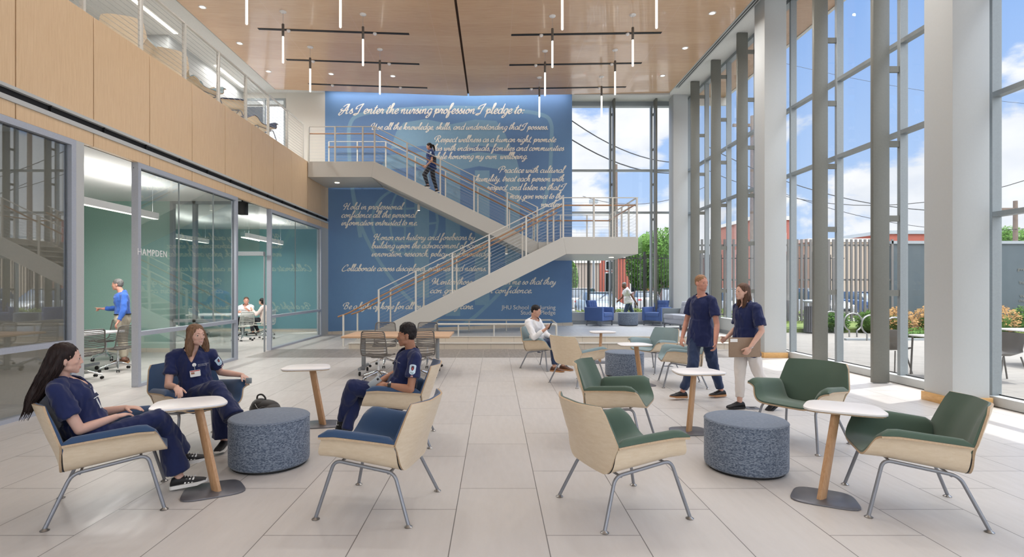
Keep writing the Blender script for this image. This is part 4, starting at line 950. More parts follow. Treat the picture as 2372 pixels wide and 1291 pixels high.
# parked cars
def car(x, y, rz, col, lab, suv=False, z0=-.05):
    pm = MT.get('car_' + str(col)) or base('car_' + str(col), tuple(q * .74 for q in col), .3, .2, coat=.4)
    t_ = thing('car', (x, y, z0), lab, 'car', 'cars in the parking lot', rz=rz)
    h = 1.62 if suv else 1.42; hw = .9
    prof = [(2.25, .30, .80), (2.30, .52, .84), (2.2, .72, .86), (1.9, .86, .88), (1.0, .98, .90), (-1.3, 1.0, .90), (-2.1, .98, .88), (-2.28, .8, .86), (-2.28, .35, .82)]
    P = []; 
    m = MB(); xsn = [(-2.28, .34, .90), (-2.1, .26, 1.0), (-1.2, .24, 1.02), (0, .24, 1.0), (1.0, .24, .98), (1.9, .26, .86), (2.18, .28, .74), (2.3, .34, .58)]
    rings = []
    for (xx, zb, zt) in xsn:
        w = hw * (1 if abs(xx) < 2 else .9); rings.append([(xx, -w, zb), (xx, -w * 1.02, (zb + zt) / 2), (xx, -w * .93, zt - .05), (xx, -w * .8, zt), (xx, w * .8, zt), (xx, w * .93, zt - .05), (xx, w * 1.02, (zb + zt) / 2), (xx, w, zb)])
    vs = [p for r_ in rings for p in r_]; fs = [(i * 8 + k, i * 8 + (k + 1) % 8, (i + 1) * 8 + (k + 1) % 8, (i + 1) * 8 + k) for i in range(len(rings) - 1) for k in range(8)]
    fs += [tuple(range(8))[::-1], tuple(len(vs) - 8 + k for k in range(8))]
    m.add(vs, fs).build('body', pm, t_, smooth=True, bevel=.03)
    rb = -1.95 if suv else -1.55
    g = [(1.15, .96, .78), (.35, h - .06, .64), (-.2, h, .62), (rb + .45, h - .03, .62), (rb - .1, 1.0, .74)]
    lo = [(xx, w, .95) for xx, z, w in g]
    vs = []
    for xx, z, w in g: vs += [(xx, -w, z), (xx, w, z)]
    base_i = len(vs)
    m = MB(); m.add(vs + [(1.2, -.8, .92), (1.2, .8, .92), (rb - .15, -.8, .92), (rb - .15, .8, .92)],
                    [(0, 2, 3, 1), (2, 4, 5, 3), (4, 6, 7, 5), (6, 8, 9, 7), (0, 1, base_i + 1, base_i), (9, 8, base_i + 2, base_i + 3), (0, base_i, base_i + 2, 8, 6, 4, 2), (1, 3, 5, 7, 9, base_i + 3, base_i + 1), (base_i, base_i + 1, base_i + 3, base_i + 2)])
    m.build('windows', MT['car_glass_solid'], t_, smooth=False, bevel=.02)
    MB().box(rb + .4, .3, -.60, .60, h - .035, h + .005).build('roof', pm, t_, bevel=.015)
    for sx_ in (1, -1):
        for sy_ in (1, -1):
            w_ = MB().lathe([(.0, -.11), (.32, -.11), (.335, -.08), (.335, .08), (.32, .11), (.0, .11)], c=(1.42 * sx_, .80 * sy_, .33), M=Matrix.Rotation(PI / 2, 3, 'X'), n=20).build('wheel', MT['rubber'], t_, smooth=True)
            MB().lathe([(.0, 0), (.2, 0), (.2, .02), (.0, .02)], c=(1.42 * sx_, .92 * sy_, .33), M=Matrix.Rotation(PI / 2, 3, 'X'), n=16).build('rim', MT['pewter'], w_)
    for sy_ in (1, -1):
        MB().ell((2.2, .62 * sy_, .68), (.1, .18, .07)).build('headlight', MT['white_laminate'], t_, smooth=True)
        MB().ell((-2.22, .68 * sy_, .85), (.08, .14, .08)).build('taillight', MT['tail_red'], t_, smooth=True)
    MB().box(2.24, 2.33, -.5, .5, .38, .52).build('grille', MT['black'], t_, bevel=.01)
base('car_glass_solid', (44, 58, 72), .12, .1, coat=.5); base('tail_red', (180, 20, 30), .3)
car(5.6, 29.0, -1.5, (176, 196, 208), 'pale silver-blue car facing the fence left of the walking man')
car(9.9, 29.6, -1.75, (66, 84, 112), 'dark blue-grey car facing the fence behind the walking man', True)
car(13.0, 29.5, -1.6, (232, 234, 236), 'white car beside the corner column behind the fence', True)
car(6.2, 37, 1.2, (238, 240, 240), 'white car with red tail light parked in the second row', True)
car(10.4, 37.5, 1.5, (230, 232, 234), 'white car behind the dark blue-grey car')
car(2.9, 38, 1.4, (60, 100, 160), 'blue car partly hidden by the mural wall')
car(15.4, 37, 1.5, (198, 204, 210), 'silver car in the second row right of the tree')
for i, (x, c_, w) in enumerate(((18.5, (220, 222, 224), 'white'), (21.6, (90, 120, 170), 'blue'), (24.6, (230, 230, 232), 'bright white'), (27.6, (200, 60, 60), 'red'))):
    car(x, 31 + .3 * i, -1.57, c_, '%s car glimpsed behind the grey slat fence' % w, i % 2 == 0)
# ================================================================ FURNITURE
def chair_fab(n, c): return fabric(n, c, tuple(x * .84 for x in c), 420, .85, .25, .5)
F_GREEN = chair_fab('green_upholstery', (84, 104, 91)); F_BLUE = chair_fab('blue_upholstery', (60, 84, 118)); F_TEAL = chair_fab('grey_teal_upholstery', (132, 152, 156)); F_NAVY = chair_fab('dark_blue_upholstery', (50, 60, 84))
def interp(tab, x):
    for i in range(len(tab) - 1):
        if x <= tab[i + 1][0]:
            a, b = tab[i], tab[i + 1]; u = (x - a[0]) / (b[0] - a[0]); u = max(0, u); return [a[k] + (b[k] - a[k]) * u for k in range(1, len(a))]
    return list(tab[-1][1:])
def edge_mat(o, n):
    o.data.materials.append(MT['ply_edge']); k = len(o.data.polygons)
    for i in range(k - n, k): o.data.polygons[i].material_index = 1
    return o
def lounge(fab, loc, heading, lab, grp=None):
    """heading: direction (x, y) the chair faces"""
    rz = math.atan2(heading[1], heading[0]) - PI / 2
    t_ = thing('lounge_chair', loc, lab, 'lounge chair', grp, rz=rz)
    # seat shell: cross profile (half) as x, height above centre ; stations along y
    prof = [(0, 0), (.12, .0), (.205, .004), (.258, .024), (.292, .066), (.312, .12), (.330, .166), (.352, .190), (.372, .196)]
    us = cat([Vector((a, b, 0)) for a, b in prof], 3)
    half = [(p.x, p.y) for p in us]; full = [(-a, b) for a, b in half[::-1][:-1]] + half
    st = []
    for k in range(11):
        v = k / 10; y = -.245 + .60 * v; z = .345 + .080 * v - .012 * max(0, v - .8) / .2
        st.append((v, y, z))
    def grid(scale_out=0.0, inset=0.0):
        P = []
        for v, y, z in st:
            row = []
            for a, b in full:
                s_ = max(0.0, b / .19)
                yy = y
                # front edge sweeps back as it rises into the arm
                yy = -.245 + (.60 - .075 * s_ ** 1.2) * v
                arm = .200 - .03 * v               # rise of the arm above the seat centre line
                w = 1.0 - .05 * (1 - v) + .08 * v * v * max(0.0, (b / .19 - .8) / .2) ** 1.5
                row.append(Vector((a * w, yy, z + b / .19 * arm)))
            P.append(row)
        return P
    P = grid()
    def normals(P):
        N = []
        for i in range(len(P)):
            r = []
            for j in range(len(P[0])):
                du = P[min(i + 1, len(P) - 1)][j] - P[max(i - 1, 0)][j]; dv = P[i][min(j + 1, len(P[0]) - 1)] - P[i][max(j - 1, 0)]
                r.append(dv.cross(du).normalized())
            N.append(r)
        return N
    N = normals(P)
    if N[5][len(P[0]) // 2].z < 0: N = [[-q for q in r] for r in N]
    edge_mat(MB().sheet(P, [[-q for q in r] for r in N], .014).build('seat_shell', MT['ply'], t_, smooth=True), 2 * (len(P) + len(P[0])) - 4)
    SEAM = [P[0][j] - N[0][j] * .012 for j in range(len(P[0])) if P[0][j].x > .20 and P[0][j].z < .535]
    # upholstery pad on top, puffed towards the middle and rounded at the rim
    m = len(P); n = len(P[0]); T = []
    for i in range(m):
        r = []
        for j in range(n):
            e = min(i, m - 1 - i) / 1.2; f = min(j, n - 1 - j) / 3.0; h = .036 * min(1, e * .9 + .35) * min(1, f * .5 + .72) + .016 * max(0.0, 1 - abs(abs(j - (n - 1) / 2) / ((n - 1) / 2) - .86) / .16) * min(1, e * .8 + .2)
            c_ = P[i][j] + N[i][j] * .0015
            r.append((c_, h))
        T.append(r)
    sh = MB(); a = m; b = n
    vs = [T[i][j][0] for i in range(a) for j in range(b)] + [T[i][j][0] + N[i][j] * T[i][j][1] for i in range(a) for j in range(b)]
    o_ = a * b; fs = []
    for i in range(a - 1):
        for j in range(b - 1):
            q = (i * b + j, i * b + j + 1, (i + 1) * b + j + 1, (i + 1) * b + j); fs += [q[::-1], tuple(x + o_ for x in q)]
    ring = [(0, j) for j in range(b)] + [(i, b - 1) for i in range(1, a)] + [(a - 1, j) for j in range(b - 2, -1, -1)] + [(i, 0) for i in range(a - 2, 0, -1)]
    for k in range(len(ring)):
        p = ring[k][0] * b + ring[k][1]; q = ring[(k + 1) % len(ring)]; q = q[0] * b + q[1]; fs.append((p, q, q + o_, p + o_))
    sh.add(vs, fs).build('seat_cushion', fab, t_, smooth=True)
    # back panel: six sided, leaning back, its sides sweeping forward
    zs_ = [(.333, .175), (.338, .215), (.352, .243), (.375, .268), (.41, .290), (.46, .308), (.51, .326), (.545, .350), (.57, .355), (.62, .346), (.78, .314), (.80, .306), (.814, .290)]
    tab = [((z - .333) / .481, w, -.257 - (z - .333) * .354, z) for z, w in zs_]
    P = []; N = []
    vk = [0, .008, .02, .04, .07, .11, .16, .22, .28, .34, .40, .445, .49, .60, .75, .90, 1.0]
    for k in range(17):
        v = vk[k]; w, y, z = interp(tab, v); row = []
        for j in range(15):
            u = -1 + 2 * j / 14
            row.append(Vector((u * w, y + .088 * (max(0, abs(u) - .35) / .65) ** 1.35 * min(1, v / .44), z )))
        P.append(row)
    N = normals(P)
    if N[8][7].y < 0: N = [[-q for q in r] for r in N]
    edge_mat(MB().sheet(P, [[-q for q in r] for r in N], .014).build('back_shell', MT['ply'], t_, smooth=True), 2 * (17 + 15) - 4)
    a, b = 17, 15; T = []
    vs0 = []; vs1 = []
    for i in range(a):
        for j in range(b):
            e = min(i, a - 1 - i); f = min(j, b - 1 - j); h = .042 * min(1, (e * .3 + .3 if v > .5 else 1) if i > 8 else min(1, e * .2 + .3)) * min(1, f * .42 + .35)
            vs0.append(P[i][j] + N[i][j] * .0015); vs1.append(P[i][j] + N[i][j] * h)
    fs = []; o_ = a * b
    for i in range(a - 1):
        for j in range(b - 1):
            q = (i * b + j, i * b + j + 1, (i + 1) * b + j + 1, (i + 1) * b + j); fs += [q[::-1], tuple(x + o_ for x in q)]
    ring = [(0, j) for j in range(b)] + [(i, b - 1) for i in range(1, a)] + [(a - 1, j) for j in range(b - 2, -1, -1)] + [(i, 0) for i in range(a - 2, 0, -1)]
    for k in range(len(ring)):
        p = ring[k][0] * b + ring[k][1]; q = ring[(k + 1) % len(ring)]; q = q[0] * b + q[1]; fs.append((p, q, q + o_, p + o_))
    MB().add(vs0 + vs1, fs).build('back_cushion', fab, t_, smooth=True)
    # dark joint line between seat side and back
    for s_ in (-1, 1):
        MB().tube([Vector((s_ * abs(q.x), q.y - .004, q.z)) for q in SEAM], .0045, 5).build('joint_gap', MT['black'], t_)
        fr = fillet([(s_ * .335, .335, .014), (s_ * .262, .232, .392), (s_ * .245, -.205, .325), (s_ * .325, -.335, .014)], .055, 6)
        MB().tube(fr, .0125, 10).build('side_frame', MT['steel_grey'], t_, smooth=True)
        for yy in (.335, -.335):
            MB().lathe([(.0, 0), (.026, 0), (.028, .004), (.014, .013), (.010, .02), (.0, .02)], c=(s_ * (.335 if yy > 0 else .325), yy, .0), n=16).build('glide_foot', MT['pewter'], t_, smooth=True)
    for yy, z in ((.19, .382), (-.16, .322)):
        MB().tube([(-.25, yy, z), (.25, yy, z)], .009, 8).build('cross_bar', MT['steel_grey'], t_, smooth=True)
    return t_
LC = [
 (F_BLUE, (-2.844, 3.987), (.853, .522), 'blue lounge chair holding the dark haired woman at the far left', 'blue lounge chairs around the round ottoman'),
 (F_BLUE, (-3.05, 5.50), (.80, -.60), 'blue lounge chair holding the smiling brown haired woman', 'blue lounge chairs around the round ottoman'),
 (F_BLUE, (-1.00, 5.66), (-1, -.06), 'blue lounge chair in which the young man with the watch sits', 'blue lounge chairs around the round ottoman'),
 (F_BLUE, (-.842, 3.975), (-.98, .196), 'empty blue lounge chair right of the left ottoman', 'blue lounge chairs around the round ottoman'),
 (F_GREEN, (.922, 3.924), (.94, .34), 'green lounge chair showing its curved pale plywood back, nearest the centre aisle', 'green lounge chairs around the right ottoman'),
 (F_GREEN, (1.28, 5.68), (.90, -.43), 'green lounge chair just behind the one showing its plywood back', 'green lounge chairs around the right ottoman'),
 (F_GREEN, (3.175, 5.59), (-.832, -.554), 'green lounge chair facing us behind the right ottoman', 'green lounge chairs around the right ottoman'),
 (F_GREEN, (3.04, 3.938), (-.93, .36), 'green lounge chair at the far right foreground', 'green lounge chairs around the right ottoman'),
 (F_TEAL, (.976, 10.715), (.742, -.672), 'grey-teal lounge chair in which the man in the white shirt sits', 'grey-teal lounge chairs in the middle distance'),
 (F_TEAL, (1.386, 9.0), (.81, .586), 'grey-teal lounge chair showing its brown plywood back, beside the man in white', 'grey-teal lounge chairs in the middle distance'),
 (F_TEAL, (3.065, 10.345), (-.86, -.5), 'grey-teal lounge chair facing us near the platform steps', 'grey-teal lounge chairs in the middle distance'),
 (F_TEAL, (3.085, 8.85), (-.97, .18), 'grey-teal lounge chair partly hidden behind the walking man', 'grey-teal lounge chairs in the middle distance')]
ply_ch = []
protos = {}
def lounge_copy(i, fab, xyz, hd, lab, grp):
    if fab.name not in protos:
        c = protos[fab.name] = lounge(fab, xyz, hd, lab, grp); return c
    return copy_tree(protos[fab.name], None, Vector(xyz), math.atan2(hd[1], hd[0]) - PI / 2, lab)
for i, (fab, (x, y), hd, lab, grp) in enumerate(LC): lounge_copy(i, fab, (x, y, 0), hd, lab, grp)
for (x, y), hd, fab, lab in (((-6.56, 9.60), (-.35, .94), F_TEAL, 'upper balcony lounge chair with wooden back turned to us, nearest the top left'), ((-6.60, 10.85), (-.55, .83), F_TEAL, 'upper balcony lounge chair with pale shell behind the nearest one'),
                             ((-6.42, 11.75), (.9, -.35), F_TEAL, 'upper balcony lounge chair with grey-teal arm seen through the railing'), ((-6.42, 12.95), (.80, .60), F_NAVY, 'upper balcony lounge chair with dark seat and brown back in the middle of the railing'), ((-6.30, 14.35), (.9, -.35), F_NAVY, 'dark seated upper balcony lounge chair farthest along the railing')):
    c = lounge_copy(0, fab, (x, y, 5.46), hd, lab, 'lounge chairs on the upper balcony'); c['group'] = 'lounge chairs on the upper balcony'

# side tables
def side_table(top, foot, hdg, lab, h=.66):
    t_ = thing('side_table', (foot[0], foot[1], 0), lab, 'side table', 'white topped side tables with leaning wooden legs')
    R = Matrix.Rotation(hdg, 4, 'Z'); dxy = Vector((top[0] - foot[0], top[1] - foot[1], 0))
    def blob(w, d): # rounded, slightly triangular plate
        pts = []
        for k in range(40):
            a = 2 * PI * k / 40; e = 4.2; ca, sa = math.cos(a), math.sin(a); r = (abs(ca) ** e + abs(sa) ** e) ** (-1 / e)
            x, y = r * ca * w / 2, r * sa * d / 2; x *= 1 - .12 * (y / (d / 2)); pts.append((x, y))
        return pts
    MB().prism(blob(.53, .44), h - .017, h, Matrix.Translation(dxy) @ R).build('table_top', MT['white_laminate'], t_, bevel=.004)
    MB().prism(blob(.51, .42), h - .027, h - .017, Matrix.Translation(dxy) @ R).build('underside', MT['ply_edge'], t_)
    MB().prism(blob(.43, .37), 0, .011, R).build('base_plate', MT['base_plate'], t_, bevel=.003)
    d = dxy * .62; q = dxy * -.12
    A = Vector((q.x, q.y, .011)); B = Vector((d.x, d.y, h - .026)); sd = Vector((-dxy.y, dxy.x, 0)).normalized(); fw = dxy.normalized()
    m = MB(); vs = []
    for p, w, th in ((A, .100, .05), (B, .094, .05)):
        for k in range(12):
            a = 2 * PI * k / 12; e = 7; ca, sa = math.cos(a), math.sin(a); r = (abs(ca) ** e + abs(sa) ** e) ** (-1 / e)
            vs.append(p + sd * (r * ca * .044 * .5) + fw * (r * sa * w / 2))
    m.add(vs, [tuple(range(12))[::-1], tuple(range(12, 24))] + [(k, (k + 1) % 12, 12 + (k + 1) % 12, 12 + k) for k in range(12)])
    m.build('leg', MT['leg_wood'], t_, smooth=True)
    return t_
side_table((-2.51, 4.42), (-2.22, 4.24), .5, 'side table with white top in front of the smiling woman, foreground left')
side_table((-2.24, 6.42), (-2.03, 6.28), .2, 'white side table standing alone left of the young man')
side_table((2.29, 6.10), (2.17, 5.98), .1, 'white side table between the middle green chair and the walking man')
side_table((2.755, 4.25), (2.50, 4.08), -.5, 'white side table between the two right green chairs')
side_table((2.33, 9.02), (2.40, 8.86), .1, 'white side table in front of the small round ottoman')
side_table((2.31, 11.6), (2.25, 11.5), .1, 'farthest white side table near the platform steps')

# ottomans
og = base('ottoman_weave', (110, 126, 146), .95, spec=.15, sheen=.2); t = NT(og)
s = t.n('ShaderNodeSeparateXYZ'); t.L(t.tc.outputs['Object'], s.inputs[0])
ang = t.m_('ARCTAN2', s.outputs[1], s.outputs[0]); cb = t.n('ShaderNodeCombineXYZ')
row = t.m_('FLOOR', t.m_('MULTIPLY', s.outputs[2], 210.0)); rh = t.n('ShaderNodeTexWhiteNoise', noise_dimensions='1D'); t.L(row, rh.inputs['W'])
t.L(t.m_('FLOOR', t.m_('ADD', t.m_('MULTIPLY', ang, 27.0), t.m_('MULTIPLY', rh.outputs['Value'], 37.0))), cb.inputs[0]); t.L(row, cb.inputs[1])
br_ = t.n('ShaderNodeTexWhiteNoise', noise_dimensions='2D'); t.L(cb.outputs[0], br_.inputs['Vector'])
tp = t.noise(t.map((30, 120, 60)), 1.6, 2, .6); isT = t.ramp(s.outputs[2], .428, .432)
sel = t.n('ShaderNodeMix', data_type='FLOAT'); t.L(isT, sel.inputs[0]); t.L(br_.outputs['Value'], sel.inputs[2]); t.L(tp, sel.inputs[3])
t.color(t.mix(t.ramp(sel.outputs[0], .1, .9), (76, 88, 107), (134, 145, 160))); t.bump(sel.outputs[0], .25, .001)
def ottoman(x, y, r, h, lab, z=0):
    t_ = thing('ottoman', (x, y, z), lab, 'ottoman', 'round woven ottomans')
    MB().lathe([(0, .022), (r - .015, .022), (r - .004, .032), (r, .05), (r, h - .02), (r - .006, h - .006), (r - .022, h), (0, h + .004)], n=56).build('upholstery', og, t_, smooth=True)
    MB().lathe([(0, 0), (r - .03, 0), (r - .03, .024), (0, .024)], n=40).build('plinth', MT['black'], t_)
    MB().tube([((r - .001) * math.cos(a), (r - .001) * math.sin(a), h - .016) for a in [2 * PI * k / 48 for k in range(48)]], .004, 6, closed=True).build('piping', og, t_, smooth=True)
ottoman(-2.05, 4.90, .345, .44, 'large round ottoman in the left seating group'); ottoman(2.23, 4.78, .345, .44, 'large round ottoman in the right seating group')
ottoman(2.36, 9.78, .345, .44, 'small looking round ottoman behind the side table, middle distance'); ottoman(4.6, 18.55, .34, .44, 'round ottoman on the platform between the two blue armchairs', .3)

# office style chairs with slatted shells
def task_chair(loc, heading, lab, mat, grp, proto=None):
    rz = math.atan2(heading[1], heading[0]) - PI / 2
    if proto is not None: 
        c = copy_tree(proto, None, Vector(loc), rz, lab); c['group'] = grp; return c
    t_ = thing('task_chair', loc, lab, 'task chair', grp, rz=rz)
    side = cat([Vector(p) for p in ((0, .22, .435), (0, .12, .45), (0, -.08, .44), (0, -.20, .47), (0, -.245, .56), (0, -.26, .70), (0, -.285, .845))], 5)
    hw = lambda p: .225 if p.z < .6 else .225 - .03 * (p.z - .6) / .25
    loop = [Vector((-hw(p), p.y, p.z)) for p in side] + fillet([Vector((-.195, -.285, .845)), Vector((-.17, -.29, .875)), Vector((.17, -.29, .875)), Vector((.195, -.285, .845))], .03) + [Vector((hw(p), p.y, p.z)) for p in side[::-1]]
    MB().tube(loop + [Vector((.17, .235, .425)), Vector((-.17, .235, .425))], .011, 8, closed=True).build('shell_frame', mat, t_, smooth=True)
    m = MB(); L = 0; acc = 0; lastp = side[0]
    for k in range(1, len(side)):
        p = side[k]; acc += (p - lastp).length; d = (p - lastp).normalized(); lastp = p
        if acc > .030 or (p.z > .5 and acc > .026):
            acc = 0; w = hw(p); row = []
            nrm = Vector((0, -d.z, d.y)); nrm = nrm if nrm.y < 0 or nrm.z < 0 else -nrm
            pts = [p + Vector((u * w, 0, 0)) - (-nrm) * (.028 * (1 - u * u)) for u in (-1, -.5, 0, .5, 1)]
            vs = []
            for q in pts: vs += [q + d * .008 + nrm * .003, q + d * .008 - nrm * .003, q - d * .008 - nrm * .003, q - d * .008 + nrm * .003]
            m.add(vs, [(i * 4 + a, i * 4 + (a + 1) % 4, (i + 1) * 4 + (a + 1) % 4, (i + 1) * 4 + a) for i in range(4) for a in range(4)] + [(0, 1, 2, 3), (19, 18, 17, 16)])
    m.build('slats', mat, t_)
    MB().obox((0, 0, .415), (.20, .20, .03)).build('seat_mechanism', MT['mesh_grey'], t_, bevel=.008)
    MB().tube([(0, 0, .42), (0, 0, .25), (0, 0, .249), (0, 0, .08)], [.014, .014, .024, .024], 12).build('gas_column', MT['chrome'], t_, smooth=True)
    MB().tube([(.05, .02, .41), (.25, .03, .40)], .006, 6).build('lever', MT['pewter'], t_)
    for k in range(5):
        a = 2 * PI * k / 5 + .3; c_, s_ = math.cos(a), math.sin(a)
        MB().tube([(0, 0, .165), (.16 * c_, .16 * s_, .12), (.30 * c_, .30 * s_, .075)], [.026, .017, .012], 8).build('base_arm', MT['chrome'], t_, smooth=True)
        for q in (-.014, .014):
            MB().lathe([(0, -.008), (.024, -.008), (.026, 0), (.024, .008), (0, .008)], c=(.30 * c_ - s_ * q * 1.3, .30 * s_ + c_ * q * 1.3, .027), M=Matrix.Rotation(a + PI / 2, 3, 'Z') @ Matrix.Rotation(PI / 2, 3, 'Y'), n=14).build('caster', MT['rubber'], t_, smooth=True)
        MB().tube([(.30 * c_, .30 * s_, .075), (.30 * c_, .30 * s_, .03)], .008, 6).build('caster_stem', MT['chrome'], t_)
    return t_
G1 = 'grey slatted task chairs at the long wood table'
tcp = task_chair((-2.0, 9.25, 0), (.12, 1), 'grey slatted task chair, near side left of the wood table', MT['mesh_grey'], G1)
task_chair((-1.30, 9.30, 0), (-.3, 1), 'grey slatted task chair directly behind the young man, near side right', None, G1, tcp)
task_chair((-2.24, 10.95, 0), (.15, -1), 'grey slatted task chair on the far side of the wood table, left', None, G1, tcp)
task_chair((-1.37, 10.95, 0), (.1, -1), 'grey slatted task chair on the far side of the wood table, right', None, G1, tcp)
G2 = 'grey slatted task chairs in the first glass room'
task_chair((-7.28, 10.38, 0), (-.95, .3), 'grey slatted task chair in front of the man in the blue shirt', None, G2, tcp)
task_chair((-7.18, 9.35, 0), (-.94, .34), 'grey slatted task chair cut by the white pier at the room opening', None, G2, tcp)
task_chair((-8.6, 11.9, 0), (-.3, -.94), 'grey slatted task chair behind the meeting table in the first room', None, G2, tcp)
G3 = 'pale slatted task chairs in the far glass room'
wcp = task_chair((-7.62, 16.25, 0), (-.8, .6), 'pale slatted task chair in the far room, left of the pair', MT['seat_white'], G3)
task_chair((-7.22, 16.86, 0), (-.8, .6), 'pale slatted task chair in the far room, right of the pair', None, G3, wcp)
task_chair((-7.70, 18.0, 0), (-1, .1), 'pale slatted task chair under the seated woman in the far room', None, G3, wcp)
task_chair((-9.6, 16.2, 0), (.4, .9), 'pale slatted task chair deep behind the inner glazing, nearer one', None, G3, wcp)
task_chair((-10.2, 18.6, 0), (.9, -.3), 'pale slatted task chair deep behind the inner glazing, farther one', None, G3, wcp)
task_chair((-8.15, 5.6, 0), (-.9, .3), 'grey slatted task chair behind the nearest glass front', None, 'grey slatted task chairs in the nearest glass room', tcp)

def long_table(x0, x1, y0, y1, lab, mat, leg=MT['frame_grey'], z=.74, rot=0, name='meeting_table'):
    cx_, cy_ = (x0 + x1) / 2, (y0 + y1) / 2; t_ = thing(name, (cx_, cy_, 0), lab, 'table', rz=rot); w, d = (x1 - x0), (y1 - y0)
    MB().box(-w / 2, w / 2, -d / 2, d / 2, z - .035, z).build('table_top', mat, t_, bevel=.003)
    for s_ in (-1, 1):
        xx = s_ * w * .36
        MB().obox((xx, 0, z / 2), (.06, .10, z - .12)).build('leg_post', leg, t_, bevel=.008)
        MB().obox((xx, 0, .12), (.055, d * .60, .05)).build('foot_bar', leg, t_, bevel=.01)
        for q in (-1, 1):
            MB().lathe([(0, -.015), (.036, -.015), (.038, 0), (.036, .015), (0, .015)], c=(xx, q * d * .27, .038), M=Matrix.Rotation(PI / 2, 3, 'Y'), n=14).build('caster', MT['rubber'], t_, smooth=True)
    return t_
long_table(-2.72, -.80, 9.5, 10.6, 'long wood topped table behind the young man', MT['table_wood'], name='wood_table')
long_table(-9.4, -7.50, 9.1, 10.9, 'white meeting table in the first glass room', MT['white_laminate'], rot=0)
long_table(-9.9, -8.05, 17.2, 18.25, 'white meeting table in the far glass room', MT['white_laminate'])

# upholstered armchairs and sofa on the platform
F_CLUB = chair_fab('royal_blue_upholstery', (88, 116, 176)); F_SOFA = chair_fab('light_grey_upholstery', (176, 180, 192)); F_SOFAD = chair_fab('mid_grey_upholstery', (122, 132, 138))
def tufted(w, h, th, nx, nz, y0, z0, lean):
    """quilted back cushion in local coords"""
    P = []; N = []
    a, b = nz * 5 + 1, nx * 5 + 1
    for i in range(a):
        r = []
        for j in range(b):
            u, v = j / (b - 1), i / (a - 1); q = abs(math.sin(PI * u * nx)) ** .35 * abs(math.sin(PI * v * nz)) ** .35
            r.append(Vector((-w / 2 + w * u, y0 - lean * v + q * .022, z0 + h * v)))
        P.append(r)
    return MB().sheet(P, [[Vector((0, -1, 0))] * b for _ in range(a)], th)
def club(loc, hd, w, lab, fab, arm, name='armchair', seats=1, tn=4, cat_='armchair'):
    t_ = thing(name, loc, lab, cat_, rz=math.atan2(hd[1], hd[0]) - PI / 2); d = .72; hw_ = w / 2
    for s_ in (-1, 1): MB().obox((s_ * (hw_ - .055), 0, .40), (.11, d, .46)).build('arm', arm, t_, bevel=.015)
    sw = (w - .22) / seats
    for k in range(seats):
        cx_ = -hw_ + .11 + sw * (k + .5)
        MB().obox((cx_, .05, .385), (sw - .008, d - .06, .14)).build('seat_cushion', fab, t_, bevel=.03)
        tufted(sw - .01, .42, .11, tn, 3, -d / 2 + .17, .44, .10).build('back_cushion', fab, t_, smooth=True).location.x = cx_
    MB().obox((0, .03, .25), (w - .22, d - .08, .15)).build('seat_base', fab, t_, bevel=.01)
    MB().obox((0, -d / 2 + .04, .50), (w - .2, .06, .56), Matrix.Rotation(-.1, 3, 'X')).build('back_panel', arm, t_, bevel=.01)
    for x in [-hw_ + .04, hw_ - .04] + ([0] if seats > 1 else []):
        for y in (-.30, .30): MB().obox((x, y, .085), (.035, .035, .17)).build('leg', MT['steel_grey'], t_)
    MB().obox((0, .30, .155), (w - .08, .03, .03)).obox((0, -.30, .155), (w - .08, .03, .03)).build('leg_rail', MT['steel_grey'], t_)
    return t_
club((3.62, 18.62, .3), (.72, -.69), .74, 'royal blue armchair on the platform, left of the round ottoman', F_CLUB, F_CLUB)
club((5.62, 18.62, .3), (-.72, -.69), .74, 'royal blue armchair on the platform, right of the round ottoman', F_CLUB, F_CLUB)
club((6.02, 16.65, .3), (-.985, -.17), 2.1, 'light grey tufted sofa on the platform along the windows', F_SOFA, F_SOFAD, 'sofa', 3, 4, 'sofa')

# backpack on the floor behind the ottoman
bp = thing('backpack', (-2.83, 6.62, 0), 'small black backpack lying on the floor behind the left ottoman', 'backpack')
pk = base('nylon_black', (18, 18, 20), .55, sheen=.3)
m = MB(); m.ell((0, 0, .11), (.19, .12, .115)).ell((.10, -.04, .09), (.12, .11, .09)).ell((-.06, 0, .14), (.11, .10, .10)); m.build('bag_body', pk, bp, smooth=True)
MB().ell((.06, -.11, .08), (.10, .035, .06)).build('front_pocket', pk, bp, smooth=True)
MB().tube(cat([(-.10, 0, .2), (-.09, 0, .27), (-.04, 0, .285), (.0, 0, .25), (.01, 0, .2)], 4), .011, 6).build('handle', pk, bp, smooth=True)
MB().tube(cat([(-.08, -.10, .19), (-.03, -.125, .14), (.02, -.13, .16), (.09, -.12, .15)], 4), .003, 5).build('zip', MT['pewter'], bp)
for (px, py, l) in ((1742, 946, 'dark floor outlet plate beside the right ottoman'), (1547, 849, 'small floor outlet plate under the far lounge chairs')):
    Y = EH * F / (py - VY); f = thing('floor_outlet', (xs(px, Y), Y, 0), l, 'floor outlet')
    MB().box(-.09, .09, -.08, .08, 0, .006).build('cover', MT['base_plate'], f, bevel=.002)
    MB().box(-.03, .03, -.02, .02, .006, .009).build('socket', MT['black'], f)
